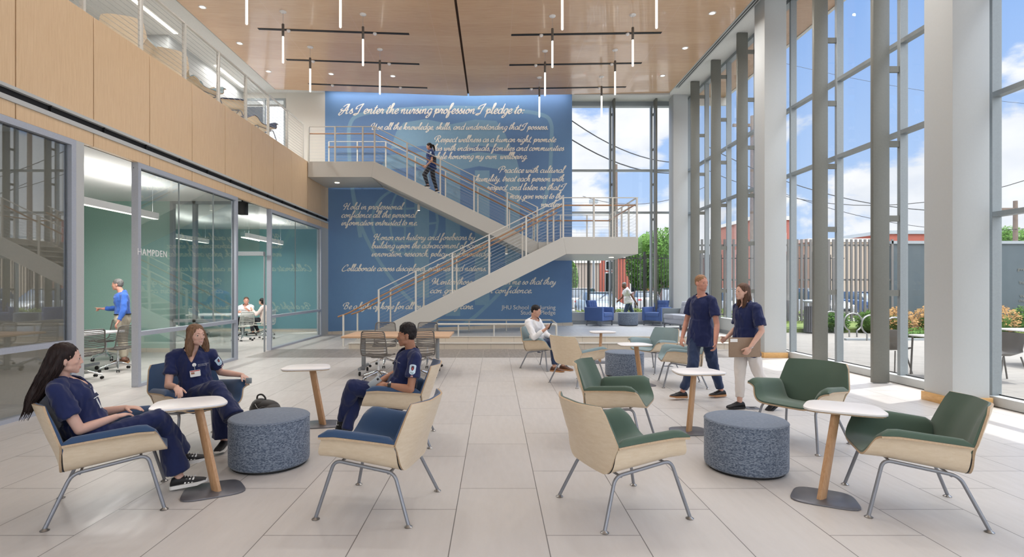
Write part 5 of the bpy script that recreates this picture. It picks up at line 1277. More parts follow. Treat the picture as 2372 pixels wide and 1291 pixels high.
# ================================================================ PEOPLE
from mathutils.bvhtree import BVHTree
def skin_mat(name, c):
    m = base(name, c, .55, spec=.35); m.node_tree.nodes['Principled BSDF'].inputs['Subsurface Weight'].default_value = .08
    m.node_tree.nodes['Principled BSDF'].inputs['Subsurface Radius'].default_value = (.01, .004, .002)
    t = NT(m); n = t.noise(t.map(), 14, 4, .6); t.color(t.mix(n, c, tuple(x * f for x, f in zip(c, (.95, .86, .83))))); return m
SK_FAIR = skin_mat('skin_fair', (218, 184, 168)); SK_TAN = skin_mat('skin_tan', (172, 130, 106)); SK_MED = skin_mat('skin_medium', (206, 168, 148)); SK_DARK = skin_mat('skin_dark', (112, 76, 60)); SK_RUD = skin_mat('skin_ruddy', (206, 158, 140))
def cloth_mat(name, c, rough=.85, amt=.35):
    m = base(name, c, rough, spec=.25, sheen=.2); t = NT(m); n = t.noise(t.map(), 7, 4, .6, .6); f = t.noise(t.map(), 500, 2, .5)
    t.color(t.mix(t.m_('ADD', t.m_('MULTIPLY', n, amt), t.m_('MULTIPLY', f, .25)), c, tuple(x * .72 for x in c))); return m
NAVY = cloth_mat('navy_scrubs', (33, 43, 88)); NAVY2 = cloth_mat('navy_scrub_trousers', (32, 42, 84)); WHITE_SH = cloth_mat('white_shirt', (236, 236, 238), amt=.12); BLUE_SH = cloth_mat('bright_blue_shirt', (64, 108, 196)); KHAKI = cloth_mat('khaki_trousers', (196, 186, 166))
JEANS = cloth_mat('blue_jeans', (46, 62, 96)); WHITE_TR = cloth_mat('white_trousers', (232, 226, 222), amt=.12); DARK_TR = cloth_mat('charcoal_trousers', (52, 54, 62)); PINK_SH = cloth_mat('pale_pink_top', (226, 206, 200), amt=.15)
PLAID = base('plaid_shirt', (220, 216, 218), .85); t = NT(PLAID); ck = t.n('ShaderNodeTexChecker'); ck.inputs['Scale'].default_value = 44; t.L(t.map(), ck.inputs['Vector']); t.color(t.mix(ck.outputs['Fac'], (232, 226, 226), (176, 170, 190)))
def hair_mat(name, c, c2, sc=(160, 160, 9)):
    m = base(name, c, .5, spec=.22); t = NT(m); n = t.noise(t.map(sc), 1.0, 3, .6, .4); b = t.noise(t.map(), 9, 2)
    t.color(t.mix(t.m_('ADD', t.m_('MULTIPLY', t.ramp(n, .35, .65), .8), t.m_('MULTIPLY', b, .2)), c, c2)); t.bump(n, .5, .003); return m
H_DARK = hair_mat('hair_dark_brown', (25, 18, 18), (46, 33, 31)); H_BROWN = hair_mat('hair_golden_brown', (84, 63, 50), (142, 110, 84)); H_BLACK = hair_mat('hair_black', (22, 19, 20), (42, 36, 36), (60, 60, 60)); H_RED = hair_mat('hair_reddish', (128, 94, 68), (158, 122, 92), (60, 60, 60))
H_GREY = hair_mat('hair_grey', (70, 68, 68), (132, 130, 128), (70, 70, 70)); H_MID = hair_mat('hair_mid_brown', (74, 54, 46), (112, 84, 68))
SHOE_B = base('shoe_black', (22, 22, 26), .6); SOLE_W = base('sole_white', (232, 230, 226), .6); SHOE_N = base('shoe_navy', (34, 42, 72), .65); SHOE_T = base('shoe_brown', (96, 62, 44), .5); SOLE_G = base('sole_gum', (176, 128, 86), .6)
EYE_W = base('eye_white', (216, 208, 204), .2); IRIS = base('iris', (52, 38, 32), .15); LIP = base('lips', (190, 116, 108), .45)

def solid(mb, vox, smooth=3, factor=.5):
    me = bpy.data.meshes.new('tmp'); me.from_pydata([tuple(v) for v in mb.v], [], mb.f)
    o = bpy.data.objects.new('tmp', me); COL.objects.link(o)
    r = o.modifiers.new('r', 'REMESH'); r.mode = 'VOXEL'; r.voxel_size = vox; r.use_smooth_shade = True
    s = o.modifiers.new('s', 'SMOOTH'); s.factor = factor; s.iterations = smooth
    dg = bpy.context.evaluated_depsgraph_get(); dg.update()
    out = bpy.data.meshes.new_from_object(o.evaluated_get(dg)); bpy.data.objects.remove(o); bpy.data.meshes.remove(me)
    out.polygons.foreach_set('use_smooth', [True] * len(out.polygons))
    return out
def displace(me, fn):
    n = len(me.vertices); co = [v.co.copy() for v in me.vertices]; nr = [v.normal.copy() for v in me.vertices]
    out = []
    for c, m_ in zip(co, nr): out += list(c + m_ * fn(c, m_))
    me.vertices.foreach_set('co', out); me.update()
def cut(me, fn):
    bm = bmesh.new(); bm.from_mesh(me); fs = [f for f in bm.faces if fn(f.calc_center_median())]
    bmesh.ops.delete(bm, geom=fs, context='FACES')
    for _ in range(14):
        mv = {}
        for v in bm.verts:
            nb = [e.other_vert(v).co for e in v.link_edges if e.is_boundary]
            if len(nb) == 2: mv[v] = v.co * .4 + (nb[0] + nb[1]) * .3
        for v, c in mv.items(): v.co = c
    bm.to_mesh(me); bm.free(); me.update()
def meshobj(name, me, mat, parent):
    me.name = name; me.materials.clear(); me.materials.append(mat); me.transform(parent_matrix(parent).inverted())
    o = bpy.data.objects.new(name, me); COL.objects.link(o); o.parent = parent; return o
def folds(c, n, amp=.006, fr=9.0):
    q = Vector((c.x * fr, c.y * fr, c.z * fr * .55)); a = noise.noise(q + Vector((3.1, 0, 0))); b = noise.noise(q * 2.1 + Vector((0, 5, 0)))
    return max(-.0045, amp * (1 - 3.0 * abs(a)) + amp * .8 * (.5 - 1.6 * abs(b)))

def add_hand(mb, w, d, pn, th, curl=.35, s=1.0, point=False, spread=.0):
    """w wrist, d finger direction, pn palm-side normal, th direction of the thumb side"""
    w = Vector(w); d = Vector(d).normalized(); pn = Vector(pn); pn = (pn - d * pn.dot(d)).normalized(); t_ = d.cross(pn); t_ = t_ if t_.dot(Vector(th)) > 0 else -t_
    M = Matrix((t_, d, pn)).transposed()
    mb.ell(w + d * .046 * s, (.040 * s, .052 * s, .0155 * s), M); mb.cone(w - d * .01, w + d * .03 * s, .025 * s, .026 * s, fl=.75, side=t_)
    for i, (off, L) in enumerate(((.029, .074), (.010, .082), (-.009, .076), (-.027, .060))):
        p = w + d * (.082 - abs(off) * .25) * s + t_ * off * s; dd = (d + t_ * off * spread * 10).normalized()
        cu = curl * (.0 if (point and i == 0) else (1.6 if point else 1)) + .06 * i; r = .0088 * s
        for k, fr in enumerate((.44, .31, .25)):
            ang = cu * (.8, 1.1, .8)[k]; ax = dd.cross(pn)
            dd = (Matrix.Rotation(ang, 3, ax) @ dd); 
            if dd.dot(pn) < -0.02 and k == 0: dd = (Matrix.Rotation(-2 * ang, 3, ax) @ dd)
            q = p + dd * L * fr * s; mb.cone(p, q, r, r * .92, n=8); p = q; r *= .92
    p = w + d * .024 * s + t_ * .030 * s; dd = (d * .80 + t_ * .50 + pn * .30).normalized()
    for L, bend in ((.046, 0), (.034, .35)):
        dd = (dd + d * bend + pn * bend * .4).normalized(); q = p + dd * L * s; mb.cone(p, q, .0115 * s, .0095 * s, n=8); p = q

def shoe(root, ank, d, s=1.0, up=SHOE_B, so=SOLE_W, pitch=0, stripes=False):
    """d: toe direction; ank: ankle joint ~9cm above the sole"""
    d = Vector(d).normalized(); lat = d.cross(Vector((0, 0, 1))).normalized(); z = lat.cross(d).normalized()
    O = Vector(ank) - z * .085 * s
    U = lambda a, b, c: O + (d * a + lat * b + z * c) * s
    st = [(-.068, .026, .055), (-.055, .034, .085), (-.02, .037, .098), (.03, .038, .088), (.08, .043, .066), (.13, .047, .052), (.165, .042, .042), (.19, .026, .032)]
    vs = []; n = 12
    for x, w, h in st:
        for k in range(n):
            a = 2 * PI * k / n; c, s_ = math.cos(a), math.sin(a)
            vs.append(U(x, w * (abs(c) ** .8) * (1 if c > 0 else -1), .02 + (h - .02) * .5 * (1 + s_)))
    fs = [(i * n + k, i * n + (k + 1) % n, (i + 1) * n + (k + 1) % n, (i + 1) * n + k) for i in range(len(st) - 1) for k in range(n)] + [tuple(range(n))[::-1], tuple(range((len(st) - 1) * n, len(st) * n))]
    sh = MB().add(vs, fs).build('shoe', up, root, smooth=True, world=True)
    vs = []
    pts = [(x, w * 1.06) for x, w, h in st]; ring = [(x - .004, b) for x, b in pts] + [(x - .004, -b) for x, b in pts[::-1]]
    ring = [(-.078, .015)] + ring[:8] + [(.198, .012), (.198, -.012)] + ring[8:] + [(-.078, -.015)]
    m = len(ring)
    for h in (0, .028):
        for x, b in ring: vs.append(U(x, b, h + (.010 if x > .15 and h == 0 else 0)))
    MB().add(vs, [tuple(range(m))[::-1], tuple(range(m, 2 * m))] + [(k, (k + 1) % m, m + (k + 1) % m, m + k) for k in range(m)]).build('sole', so, sh, smooth=False, world=True)
    mb = MB()
    for k in range(4): mb.tube([U(.045 + .02 * k, -.018, .083 - .007 * k), U(.045 + .02 * k, 0, .092 - .008 * k), U(.045 + .02 * k, .018, .083 - .007 * k)], .0025 * s, 5)
    mb.build('laces', so if up is SHOE_B and stripes else SHOE_B, sh, world=True)
    if stripes:
        mb = MB()
        for sd in (-1, 1):
            for k in range(3):
                x = .035 + .026 * k; w = .0405 + .0012 * k
                mb.add([U(x, sd * (w + .001), .032), U(x + .013, sd * (w + .001), .032), U(x + .028, sd * (w - .010), .066), U(x + .015, sd * (w - .009), .068)], [(0, 1, 2, 3)])
        tag(mb.build('side_stripes', SOLE_W, sh, world=True, fix=False), 'three white side stripes')
    return sh

def head_frame(face, tilt=0):
    f = Vector(face).normalized(); r = f.cross(Vector((0, 0, 1))).normalized(); u = r.cross(f).normalized()
    if tilt: R = Matrix.Rotation(tilt, 3, f); r = R @ r; u = R @ u
    return Matrix((r, f, u)).transposed()
def add_head(mb, c, H, s=1.0, male=True, jaw=1.0):
    c = Vector(c); P = lambda x, y, z: c + H @ Vector((x, y, z)) * s
    E = lambda p, r, M=None: mb.ell(P(*p), tuple(q * s for q in r), H if M is None else H @ M)
    E((0, -.012, .030), (.0735, .092, .083)); E((0, .022, -.012), (.063, .064, .072)); E((0, .024, -.054), (.053 * jaw, .054, .048)); E((0, .064, -.0925), (.021, .018, .0155)); E((0, .045, -.070), (.036, .038, .034))
    for sx_ in (-1, 1):
        E((sx_ * .035, .050, -.022), (.024, .022, .020)); E((sx_ * .036 * jaw, .014, -.062), (.020, .036, .023))
        E((sx_ * .076, -.010, -.010), (.008, .018, .031), Matrix.Rotation(sx_ * .25, 3, 'Z') @ Matrix.Rotation(.15, 3, 'X')); E((sx_ * .073, -.004, -.034), (.006, .009, .012))
        E((sx_ * .0305, .0695, .0115), (.0165, .0115, .0060)); E((sx_ * .0305, .069, -.0045), (.0145, .0105, .0045))
        E((sx_ * .0095, .0885, -.032), (.0078, .009, .0065))
    E((0, .071, .024), (.044, .016, .014 if male else .012))
    mb.cone(P(0, .080, .014), P(0, .0960, -.024), .0070 * s, .0085 * s, n=10); E((0, .0975, -.0285), (.0085, .0078, .0078))
    E((0, .078, -.048), (.020, .010, .014)); E((0, .0825, -.0585), (.0205, .0085, .0050)); E((0, .0815, -.0680), (.0175, .0085, .0055))
def surf(me, M=None):
    return BVHTree.FromPolygons([v.co.copy() for v in me.vertices], [tuple(p.vertices) for p in me.polygons])
def face_parts(root, c, H, s, brow, iris=IRIS, lip=LIP, smile=False, body=None):
    c = Vector(c); P = lambda x, y, z: c + H @ Vector((x, y, z)) * s; inv = parent_matrix(root).inverted(); bv = surf(body.data); f = H @ Vector((0, 1, 0))
    def on(x, z, off):
        h = bv.ray_cast(inv @ P(x, .2, z), (inv.to_3x3() @ -f).normalized(), .3)
        return (parent_matrix(root) @ h[0] + f * off) if h[0] is not None else P(x, .088, z)
    for sx_ in (-1, 1):
        e = MB().ell(P(sx_ * .0305, .0665, .0030), (.0122 * s, .0125 * s, .0088 * s), H).build('eye', EYE_W, root, smooth=True, world=True)
        MB().ell(P(sx_ * .0305, .0765, .0032), (.0072 * s, .0038 * s, .0070 * s), H, 12, 8).build('iris', iris, e, smooth=True, world=True)
        MB().tube([on(sx_ * (.014 + .008 * k), .0245 + (.000, .0035, .004, .0005)[k], .0003) for k in range(4)], [.0018 * s, .0026 * s, .0022 * s, .0010 * s], 6).build('eyebrow', brow, root, smooth=True, world=True)
    cr = .006 if smile else .0; k_ = 1.15 if smile else 1.0
    MB().tube([on(x * k_, -.0585 + (abs(x) / .022) * cr + (.0010 if 0 < abs(x) < .009 else 0), -.0004) for x in (-.021, -.014, -.007, 0, .007, .014, .021)], [.0008, .0018, .0024, .0022, .0024, .0018, .0008], 6).build('upper_lip', lip, root, smooth=True, world=True)
    MB().tube([on(x * k_, -.0668 + (abs(x) / .022) * (cr + .004), -.0006) for x in (-.019, -.012, -.006, 0, .006, .012, .019)], [.0008, .0022, .0030, .0032, .0030, .0022, .0008], 6).build('lower_lip', lip, root, smooth=True, world=True)
    if smile: MB().tube([on(x, -.0628 + (abs(x) / .018) * .005, .0002) for x in (-.017, -.009, 0, .009, .017)], [.0008, .0022, .0026, .0022, .0008], 6).build('teeth', EYE_W, root, smooth=True, world=True)

def person(name_lab, root_xy, J, face, skin, s=1.0, male=True, vox=.006, top=NAVY, sleeve=.62, pants=NAVY2, flare=.0, hair=None, hairm=H_DARK, shoes=(SHOE_B, SOLE_W, False), toes=None, hands=None, hem=.10, vneck=.12, chestf=None, tilt=0, smile=False, loose=0, z0=0, toescale=1.0, cuff=0, jaw=1.0, group=None, collar=False, belt=False, hs=None, catn='person'):
    J = {k: Vector(v) for k, v in J.items()}
    root = thing('person', (root_xy[0], root_xy[1], z0), name_lab, catn, group)
    F_ = Vector(chestf).normalized() if chestf else Vector(face).normalized(); F_.z = 0; F_.normalize()
    pel, nk, hd = J['pel'], J['neck'], J['head']; shl, shr = J['sl'], J['sr']; lat = (shr - shl).normalized()
    hl, hr = J['hl'], J['hr']; hlat = (hr - hl).normalized(); up = (nk - pel).normalized(); fw = lat.cross(up); fw = fw if fw.dot(F_) > 0 else -fw
    H = head_frame(face, tilt); g = s * (1.0 if male else .90); hs = hs or s * (1.0 if male else .95)
    waist = pel.lerp(nk, .38) + fw * .0; chest = pel.lerp(nk, .72) + fw * .012 * g; W_ = .155 * g
    def torso(mb, e, hemlen=0, flatend=False):
        mb.cone(pel + up * .0, waist, .150 * g + e, .128 * g + e, fl=.74 if e < .01 else .80, side=hlat)
        mb.cone(waist, chest, .128 * g + e, .150 * g + e, fl=.70 if e < .01 else .76, side=lat)
        mb.cone(chest, nk - up * .055 * g, .150 * g + e, .105 * g + e, fl=.66 if e < .01 else .70, side=lat)
        mb.cone(shl + up * .004, shr + up * .004, .050 * g + e * .5, .050 * g + e * .5)
        mb.cone(nk - up * .015, shl.lerp(nk, .25), .040 * g + e * .5, .048 * g + e * .8); mb.cone(nk - up * .015, shr.lerp(nk, .25), .040 * g + e * .5, .048 * g + e * .8)
        if not male and e > .01:
            for sg in (-1, 1): mb.ell(chest + fw * .066 * g + lat * sg * .060 - up * .015, (.060 + e * .3, .044 + e * .2, .062 + e * .3))
    b = MB(); torso(b, 0); b.ell(nk + up * .002, (.096 * g, .074 * g, .036 * g), Matrix((lat, fw, up)).transposed()); b.cone(nk - up * .115 * g + fw * (.076 if male else .086) * g, nk - up * .01 * g + fw * .016 * g, (.052 if male else .060) * g, .052 * g)
    b.cone(nk - up * .03, hd + H @ Vector((0, -.022, -.065)) * hs, .057 * hs * (1 if male else .86), .053 * hs * (1 if male else .84))
    add_head(b, hd, H, hs, male, jaw)
    hands = hands or {}
    for sd in 'lr':
        sh, el, wr = J['s' + sd], J['e' + sd], J['w' + sd]; hp, kn, an = J['h' + sd], J['k' + sd], J['a' + sd]
        b.ell(sh, (.052 * g,) * 3); b.cone(sh, el, .049 * g, .038 * g); mid = el.lerp(wr, .3); b.cone(el, mid, .039 * g, .040 * g); b.cone(mid, wr, .040 * g, .026 * g)
        b.cone(hp, kn, .082 * g, .056 * g); mk = kn.lerp(an, .28); b.cone(kn, mk, .056 * g, .056 * g); b.cone(mk, an, .055 * g, .036 * g)
        hd_ = hands.get(sd, {}); d = Vector(hd_.get('d', (wr - el).normalized())); pn = Vector(hd_.get('n', -lat if sd == 'r' else lat)); th = Vector(hd_.get('t', fw))
        add_hand(b, wr, d, pn, th, hd_.get('c', .35), s * (1 if male else .93), hd_.get('p', False))
    me = solid(b, vox * .88, 3); body = meshobj('body', me, skin, root)
    face_parts(root, hd, H, hs, hairm, smile=smile, body=body)
    # ---- upper garment
    tb = MB(); torso(tb, .016 + loose)
    if not male: tb.cone(chest + fw * .014 - up * .03, waist + fw * .012, .128 * g + .016 + loose, .120 * g + .016 + loose, fl=.86, side=lat)
    if hem: tb.cone(waist, pel - up * hem, (.132 * g + .020 + loose), (.158 * g + .032 + loose), fl=.90, side=hlat, flat=True)
    for sd in 'lr':
        sh, el, wr = J['s' + sd], J['e' + sd], J['w' + sd]
        if sleeve <= 1: 
            tb.cone(sh - (el - sh) * .05, sh.lerp(el, sleeve), .060 * g + loose * .2, .068 * g + loose * .55, flat=True); tb.ell(sh, (.062 * g,) * 3)
        else:
            q = el.lerp(wr, sleeve - 1); tb.cone(sh, el, .063 * g, .052 * g); tb.cone(el, q, .052 * g, .040 * g, flat=True)
    me = solid(tb, vox * 1.15, 2); displace(me, lambda c, n: folds(c, n, .0075 + loose * .15, 10))
    if belt: cut(me, lambda p: (p - pel).dot(up) < .085 * g and math.hypot(p.x - pel.x, p.y - pel.y) < .215)
    if vneck:
        def cutf(p):
            q = p - nk; x, y, z = q.dot(lat), q.dot(fw), q.dot(up)
            if z > -.012 and math.hypot(x, y - .006) < .060 * g + .004: return True
            return y > 0.0 and z > -vneck and abs(x) < (.062 * (z + vneck) / vneck) * g and z < .06
        cut(me, cutf)
    topo = meshobj('shirt' if collar or top not in (NAVY,) else 'scrub_top', me, top, root)
    if vneck and not collar:
        mb = MB(); bv = BVHTree.FromPolygons([root.matrix_world @ v.co for v in []] or [v.co.copy() for v in me.vertices], [tuple(p.vertices) for p in me.polygons]); inv = parent_matrix(root).inverted()
        for sg in (-1, 1):
            pts = []
            for k in range(9):
                u = k / 8; z = -vneck + (vneck - .005) * u; x = sg * (.062 * (z + vneck) / vneck * g + .004)
                o_ = inv @ (nk + lat * x + up * z + fw * .3); h = bv.ray_cast(o_, (inv.to_3x3() @ -fw).normalized(), .45)
                if h[0] is not None: pts.append(h[0] + (inv.to_3x3() @ fw) * .001)
            if len(pts) > 2: mb.tube(pts, .0055, 6)
        if mb.v: mb.build('neckline', top, root, smooth=True)
    if collar:
        mb = MB()
        for sg in (-1, 1):
            c0 = nk + up * .045 - fw * .055; c1 = nk + up * .03 + lat * sg * .066 + fw * .0; c2 = nk + up * .0 + lat * sg * .045 + fw * .062; c3 = nk - up * .05 + lat * sg * .062 + fw * .088; c4 = nk - up * .02 + lat * sg * .095 + fw * .01; c5 = nk + up * .012 - fw * .085
            mb.add([c0, c1, c2, c3, c4, c5], [(0, 1, 4, 5), (1, 2, 3, 4)])
            mb.add([v + up * .004 for v in (c0, c1, c2, c3, c4, c5)], [(5, 4, 1, 0), (4, 3, 2, 1)])
        mb.build('collar', top, root, world=True, fix=False)
    # ---- trousers
    pb = MB(); pb.ell(pel, (.152 * g + .012, .152 * g + .012, .12 * g)) if False else pb.cone(pel - up * .02, pel + up * .08 * g, .152 * g + .010 + (.011 if belt else 0), .142 * g + .008 + (.013 if belt else 0), fl=.80, side=hlat)
    for sd in 'lr':
        hp, kn, an = J['h' + sd], J['k' + sd], J['a' + sd]; e = an.lerp(kn, .10 + cuff)
        pb.cone(hp, kn, .092 * g + .008, .066 * g + .008); pb.cone(kn, kn.lerp(an, .35), .068 * g + .006, .062 * g + .006 + flare * .3); pb.cone(kn.lerp(an, .3), e, .062 * g + .006 + flare * .3, .050 * g + .006 + flare, flat=True)
    me = solid(pb, vox * 1.2, 2); displace(me, lambda c, n: folds(c, n, .0085, 9)); meshobj('trousers', me, pants, root)
    if belt: 
        ring = [pel + up * .085 * g + hlat * (.162 * g) * math.cos(a) + hlat.cross(up) * (.134 * g) * math.sin(a) for a in [2 * PI * k / 24 for k in range(24)]]
        MB().tube(ring, .014, 6, closed=True).build('belt', SHOE_B, root, smooth=True, world=True)
    # ---- shoes
    toes = toes or {}
    for sd in 'lr': shoe(root, J['a' + sd], toes.get(sd, F_), s * 1.04 * (1 if male else .94), *shoes[:2], stripes=shoes[2] if len(shoes) > 2 else False)
    # ---- hair
    if hair: hair(root, hd, H, hs, hairm, vox, nk, up, fw)
    root['_'] = 0; del root['_']
    return root, H, dict(nk=nk, lat=lat, up=up, fw=fw, chest=chest, g=g, body=body, top=topo)

def strand_disp(c, n, fr=(70, 70, 9), amp=.004):
    return amp * noise.noise(Vector((c.x * fr[0], c.y * fr[1], c.z * fr[2]))) + amp * .5 * noise.noise(Vector((c.x * 30, c.y * 30, c.z * 30)))
def hair_short(vol=1.0, curly=0.0, top=0.0, recede=0.0):
    def fn(root, c, H, s, m, vox, nk, up, fw):
        P = lambda x, y, z: c + H @ Vector((x, y, z)) * s; mb = MB()
        mb.ell(P(0, -.020 - recede * .3, .044 + top * .3), (.0785 * s * vol, .093 * s, (.080 + top) * s), H); mb.ell(P(0, -.040, .008), (.071 * s, .064 * s, .062 * s), H)
        if curly:
            rnd = random.Random(3)
            for _ in range(120):
                a = rnd.uniform(0, 2 * PI); t_ = rnd.uniform(.0, 1.15); mb.ell(P(.070 * math.cos(a) * math.sin(t_) * .9, -.015 + .082 * math.sin(a) * math.sin(t_), .058 + .070 * math.cos(t_)), (.015 * s,) * 3, nu=7, nv=5)
        me = solid(mb, max(.0045, vox * .8), 1); displace(me, lambda q, n: strand_disp(q, n, (60, 60, 60), .003))
        def cf(p):
            q = H.transposed() @ (p - c) / s
            return (q.y > .028 and (q.x / .074) ** 2 + ((q.z + .03) / (.080 + recede)) ** 2 < 1) or (abs(q.x) > .05 and q.z < .002 and q.y > -.028) or (q.z < -.055)
        cut(me, cf); meshobj('hair', me, m, root)
    return fn
def hair_long(paths, front=.045, flat=.75, ext=.025):
    """paths: list of (points in head-local metres or world Vectors, radii, flatten)"""
    def fn(root, c, H, s, m, vox, nk, up, fw):
        P = lambda x, y, z: c + H @ Vector((x, y, z)) * s; mb = MB()
        mb.ell(P(0, -.020, .040), (.084 * s, .094 * s, .088 * s), H); mb.ell(P(0, -.045, -.005), (.082 * s, .068 * s, .085 * s), H)
        for pts, rad in paths:
            q = [P(*p) if len(p) == 3 else Vector(p[1]) for p in pts]
            for i in range(len(q) - 1): mb.cone(q[i], q[i + 1], rad[i] * s, rad[i + 1] * s, fl=flat, side=H @ Vector((1, 0, 0)))
        me = solid(mb, max(.0055, vox), 2)
        displace(me, lambda q, n: strand_disp(q, n, (95, 95, 6), .0045))
        def cf(p):
            q = H.transposed() @ (p - c) / s
            return q.y > front - .02 and (q.x / .064) ** 2 + ((q.z + .028) / .096) ** 2 < 1
        cut(me, cf); meshobj('hair', me, m, root)
        rnd = random.Random(9); mb = MB()
        for pts, rad in paths:
            q = [P(*p) if len(p) == 3 else Vector(p[1]) for p in pts]
            for _ in range(48):
                a = rnd.uniform(0, 2 * PI); off = [(H @ Vector((math.cos(a), math.sin(a) * flat, 0))) * rad[min(i, len(rad) - 1)] * s * rnd.uniform(.90, 1.0) for i in range(len(q))]
                line = cat([q[i] + off[i] + Vector((rnd.gauss(0, 1), rnd.gauss(0, 1), 0)) * .004 for i in range(len(q))] + [q[-1] + off[-1] * .9 + (q[-1] - q[-2]).normalized() * rnd.uniform(.3, 1) * ext], 3)
                n_ = len(line); mb.tube(line, [.0004 + .0016 * math.sin(PI * min(.85, (k + .3) / n_)) for k in range(n_)], 4)
        o = mb.build('hair_strands', m, root, world=True, fix=False); o['kind'] = 'stuff'
    return fn
def on_surface(info, obj, u, v, d=None, off=.002):
    """point and normal on a garment at chest coordinates u (to the wearer's right), v (up from neck)"""
    root = obj.parent; me = obj.data; inv = parent_matrix(root).inverted(); R = inv.to_3x3()
    bv = BVHTree.FromPolygons([x.co for x in me.vertices], [tuple(p.vertices) for p in me.polygons])
    dr = Vector(d) if d is not None else info['fw']
    o_ = info['nk'] + info['lat'] * u + info['up'] * v + dr * .4
    h = bv.ray_cast(inv @ o_, (R @ -dr).normalized(), .8)
    if h[0] is None: return None, None
    return parent_matrix(root) @ h[0] + dr * off, parent_matrix(root).to_3x3() @ h[1]
def card(root, name, c, n, w, h, mat, th=.002, upv=Vector((0, 0, 1)), shape=None, parent=None):
    n = Vector(n).normalized(); x = upv.cross(n).normalized(); y = n.cross(x); M = Matrix.Translation(c) @ Matrix((x, y, n)).transposed().to_4x4()
    return MB().prism(shape or rrect(w, h, min(w, h) * .12, 3), 0, th, M).build(name, mat, parent or root, world=True), M
BADGE = base('badge_white', (240, 240, 238), .4); BADGE_G = base('badge_green', (120, 190, 70), .5); BADGE_R = base('badge_red', (190, 60, 60), .5); PATCH = base('patch_light_blue', (206, 226, 240), .7); PATCH_D = base('patch_emblem', (70, 52, 66), .7); PHONE = base('phone_dark', (30, 30, 34), .25); PHONE_G = base('phone_grey', (170, 176, 178), .3)
def project(me, root, bv, d, off):
    inv = parent_matrix(root).inverted(); R = inv.to_3x3(); Mw = parent_matrix(root); d = Vector(d).normalized()
    for v in me.vertices:
        h = bv.ray_cast(inv @ (v.co + d * .12), (R @ -d).normalized(), .3)
        if h[0] is not None: v.co = Mw @ h[0] + d * off
def fan(shp, M, rings=4):
    n = len(shp); vs = [Vector((0, 0, 0))] + [Vector((p[0] * k / rings, p[1] * k / rings, 0)) for k in range(1, rings + 1) for p in shp]
    fs = [(0, 1 + k, 1 + (k + 1) % n) for k in range(n)] + [(1 + i * n + k, 1 + i * n + (k + 1) % n, 1 + (i + 1) * n + (k + 1) % n, 1 + (i + 1) * n + k) for i in range(rings - 1) for k in range(n)]
    me = bpy.data.meshes.new('p'); me.from_pydata([tuple(M @ v) for v in vs], [], fs); return me
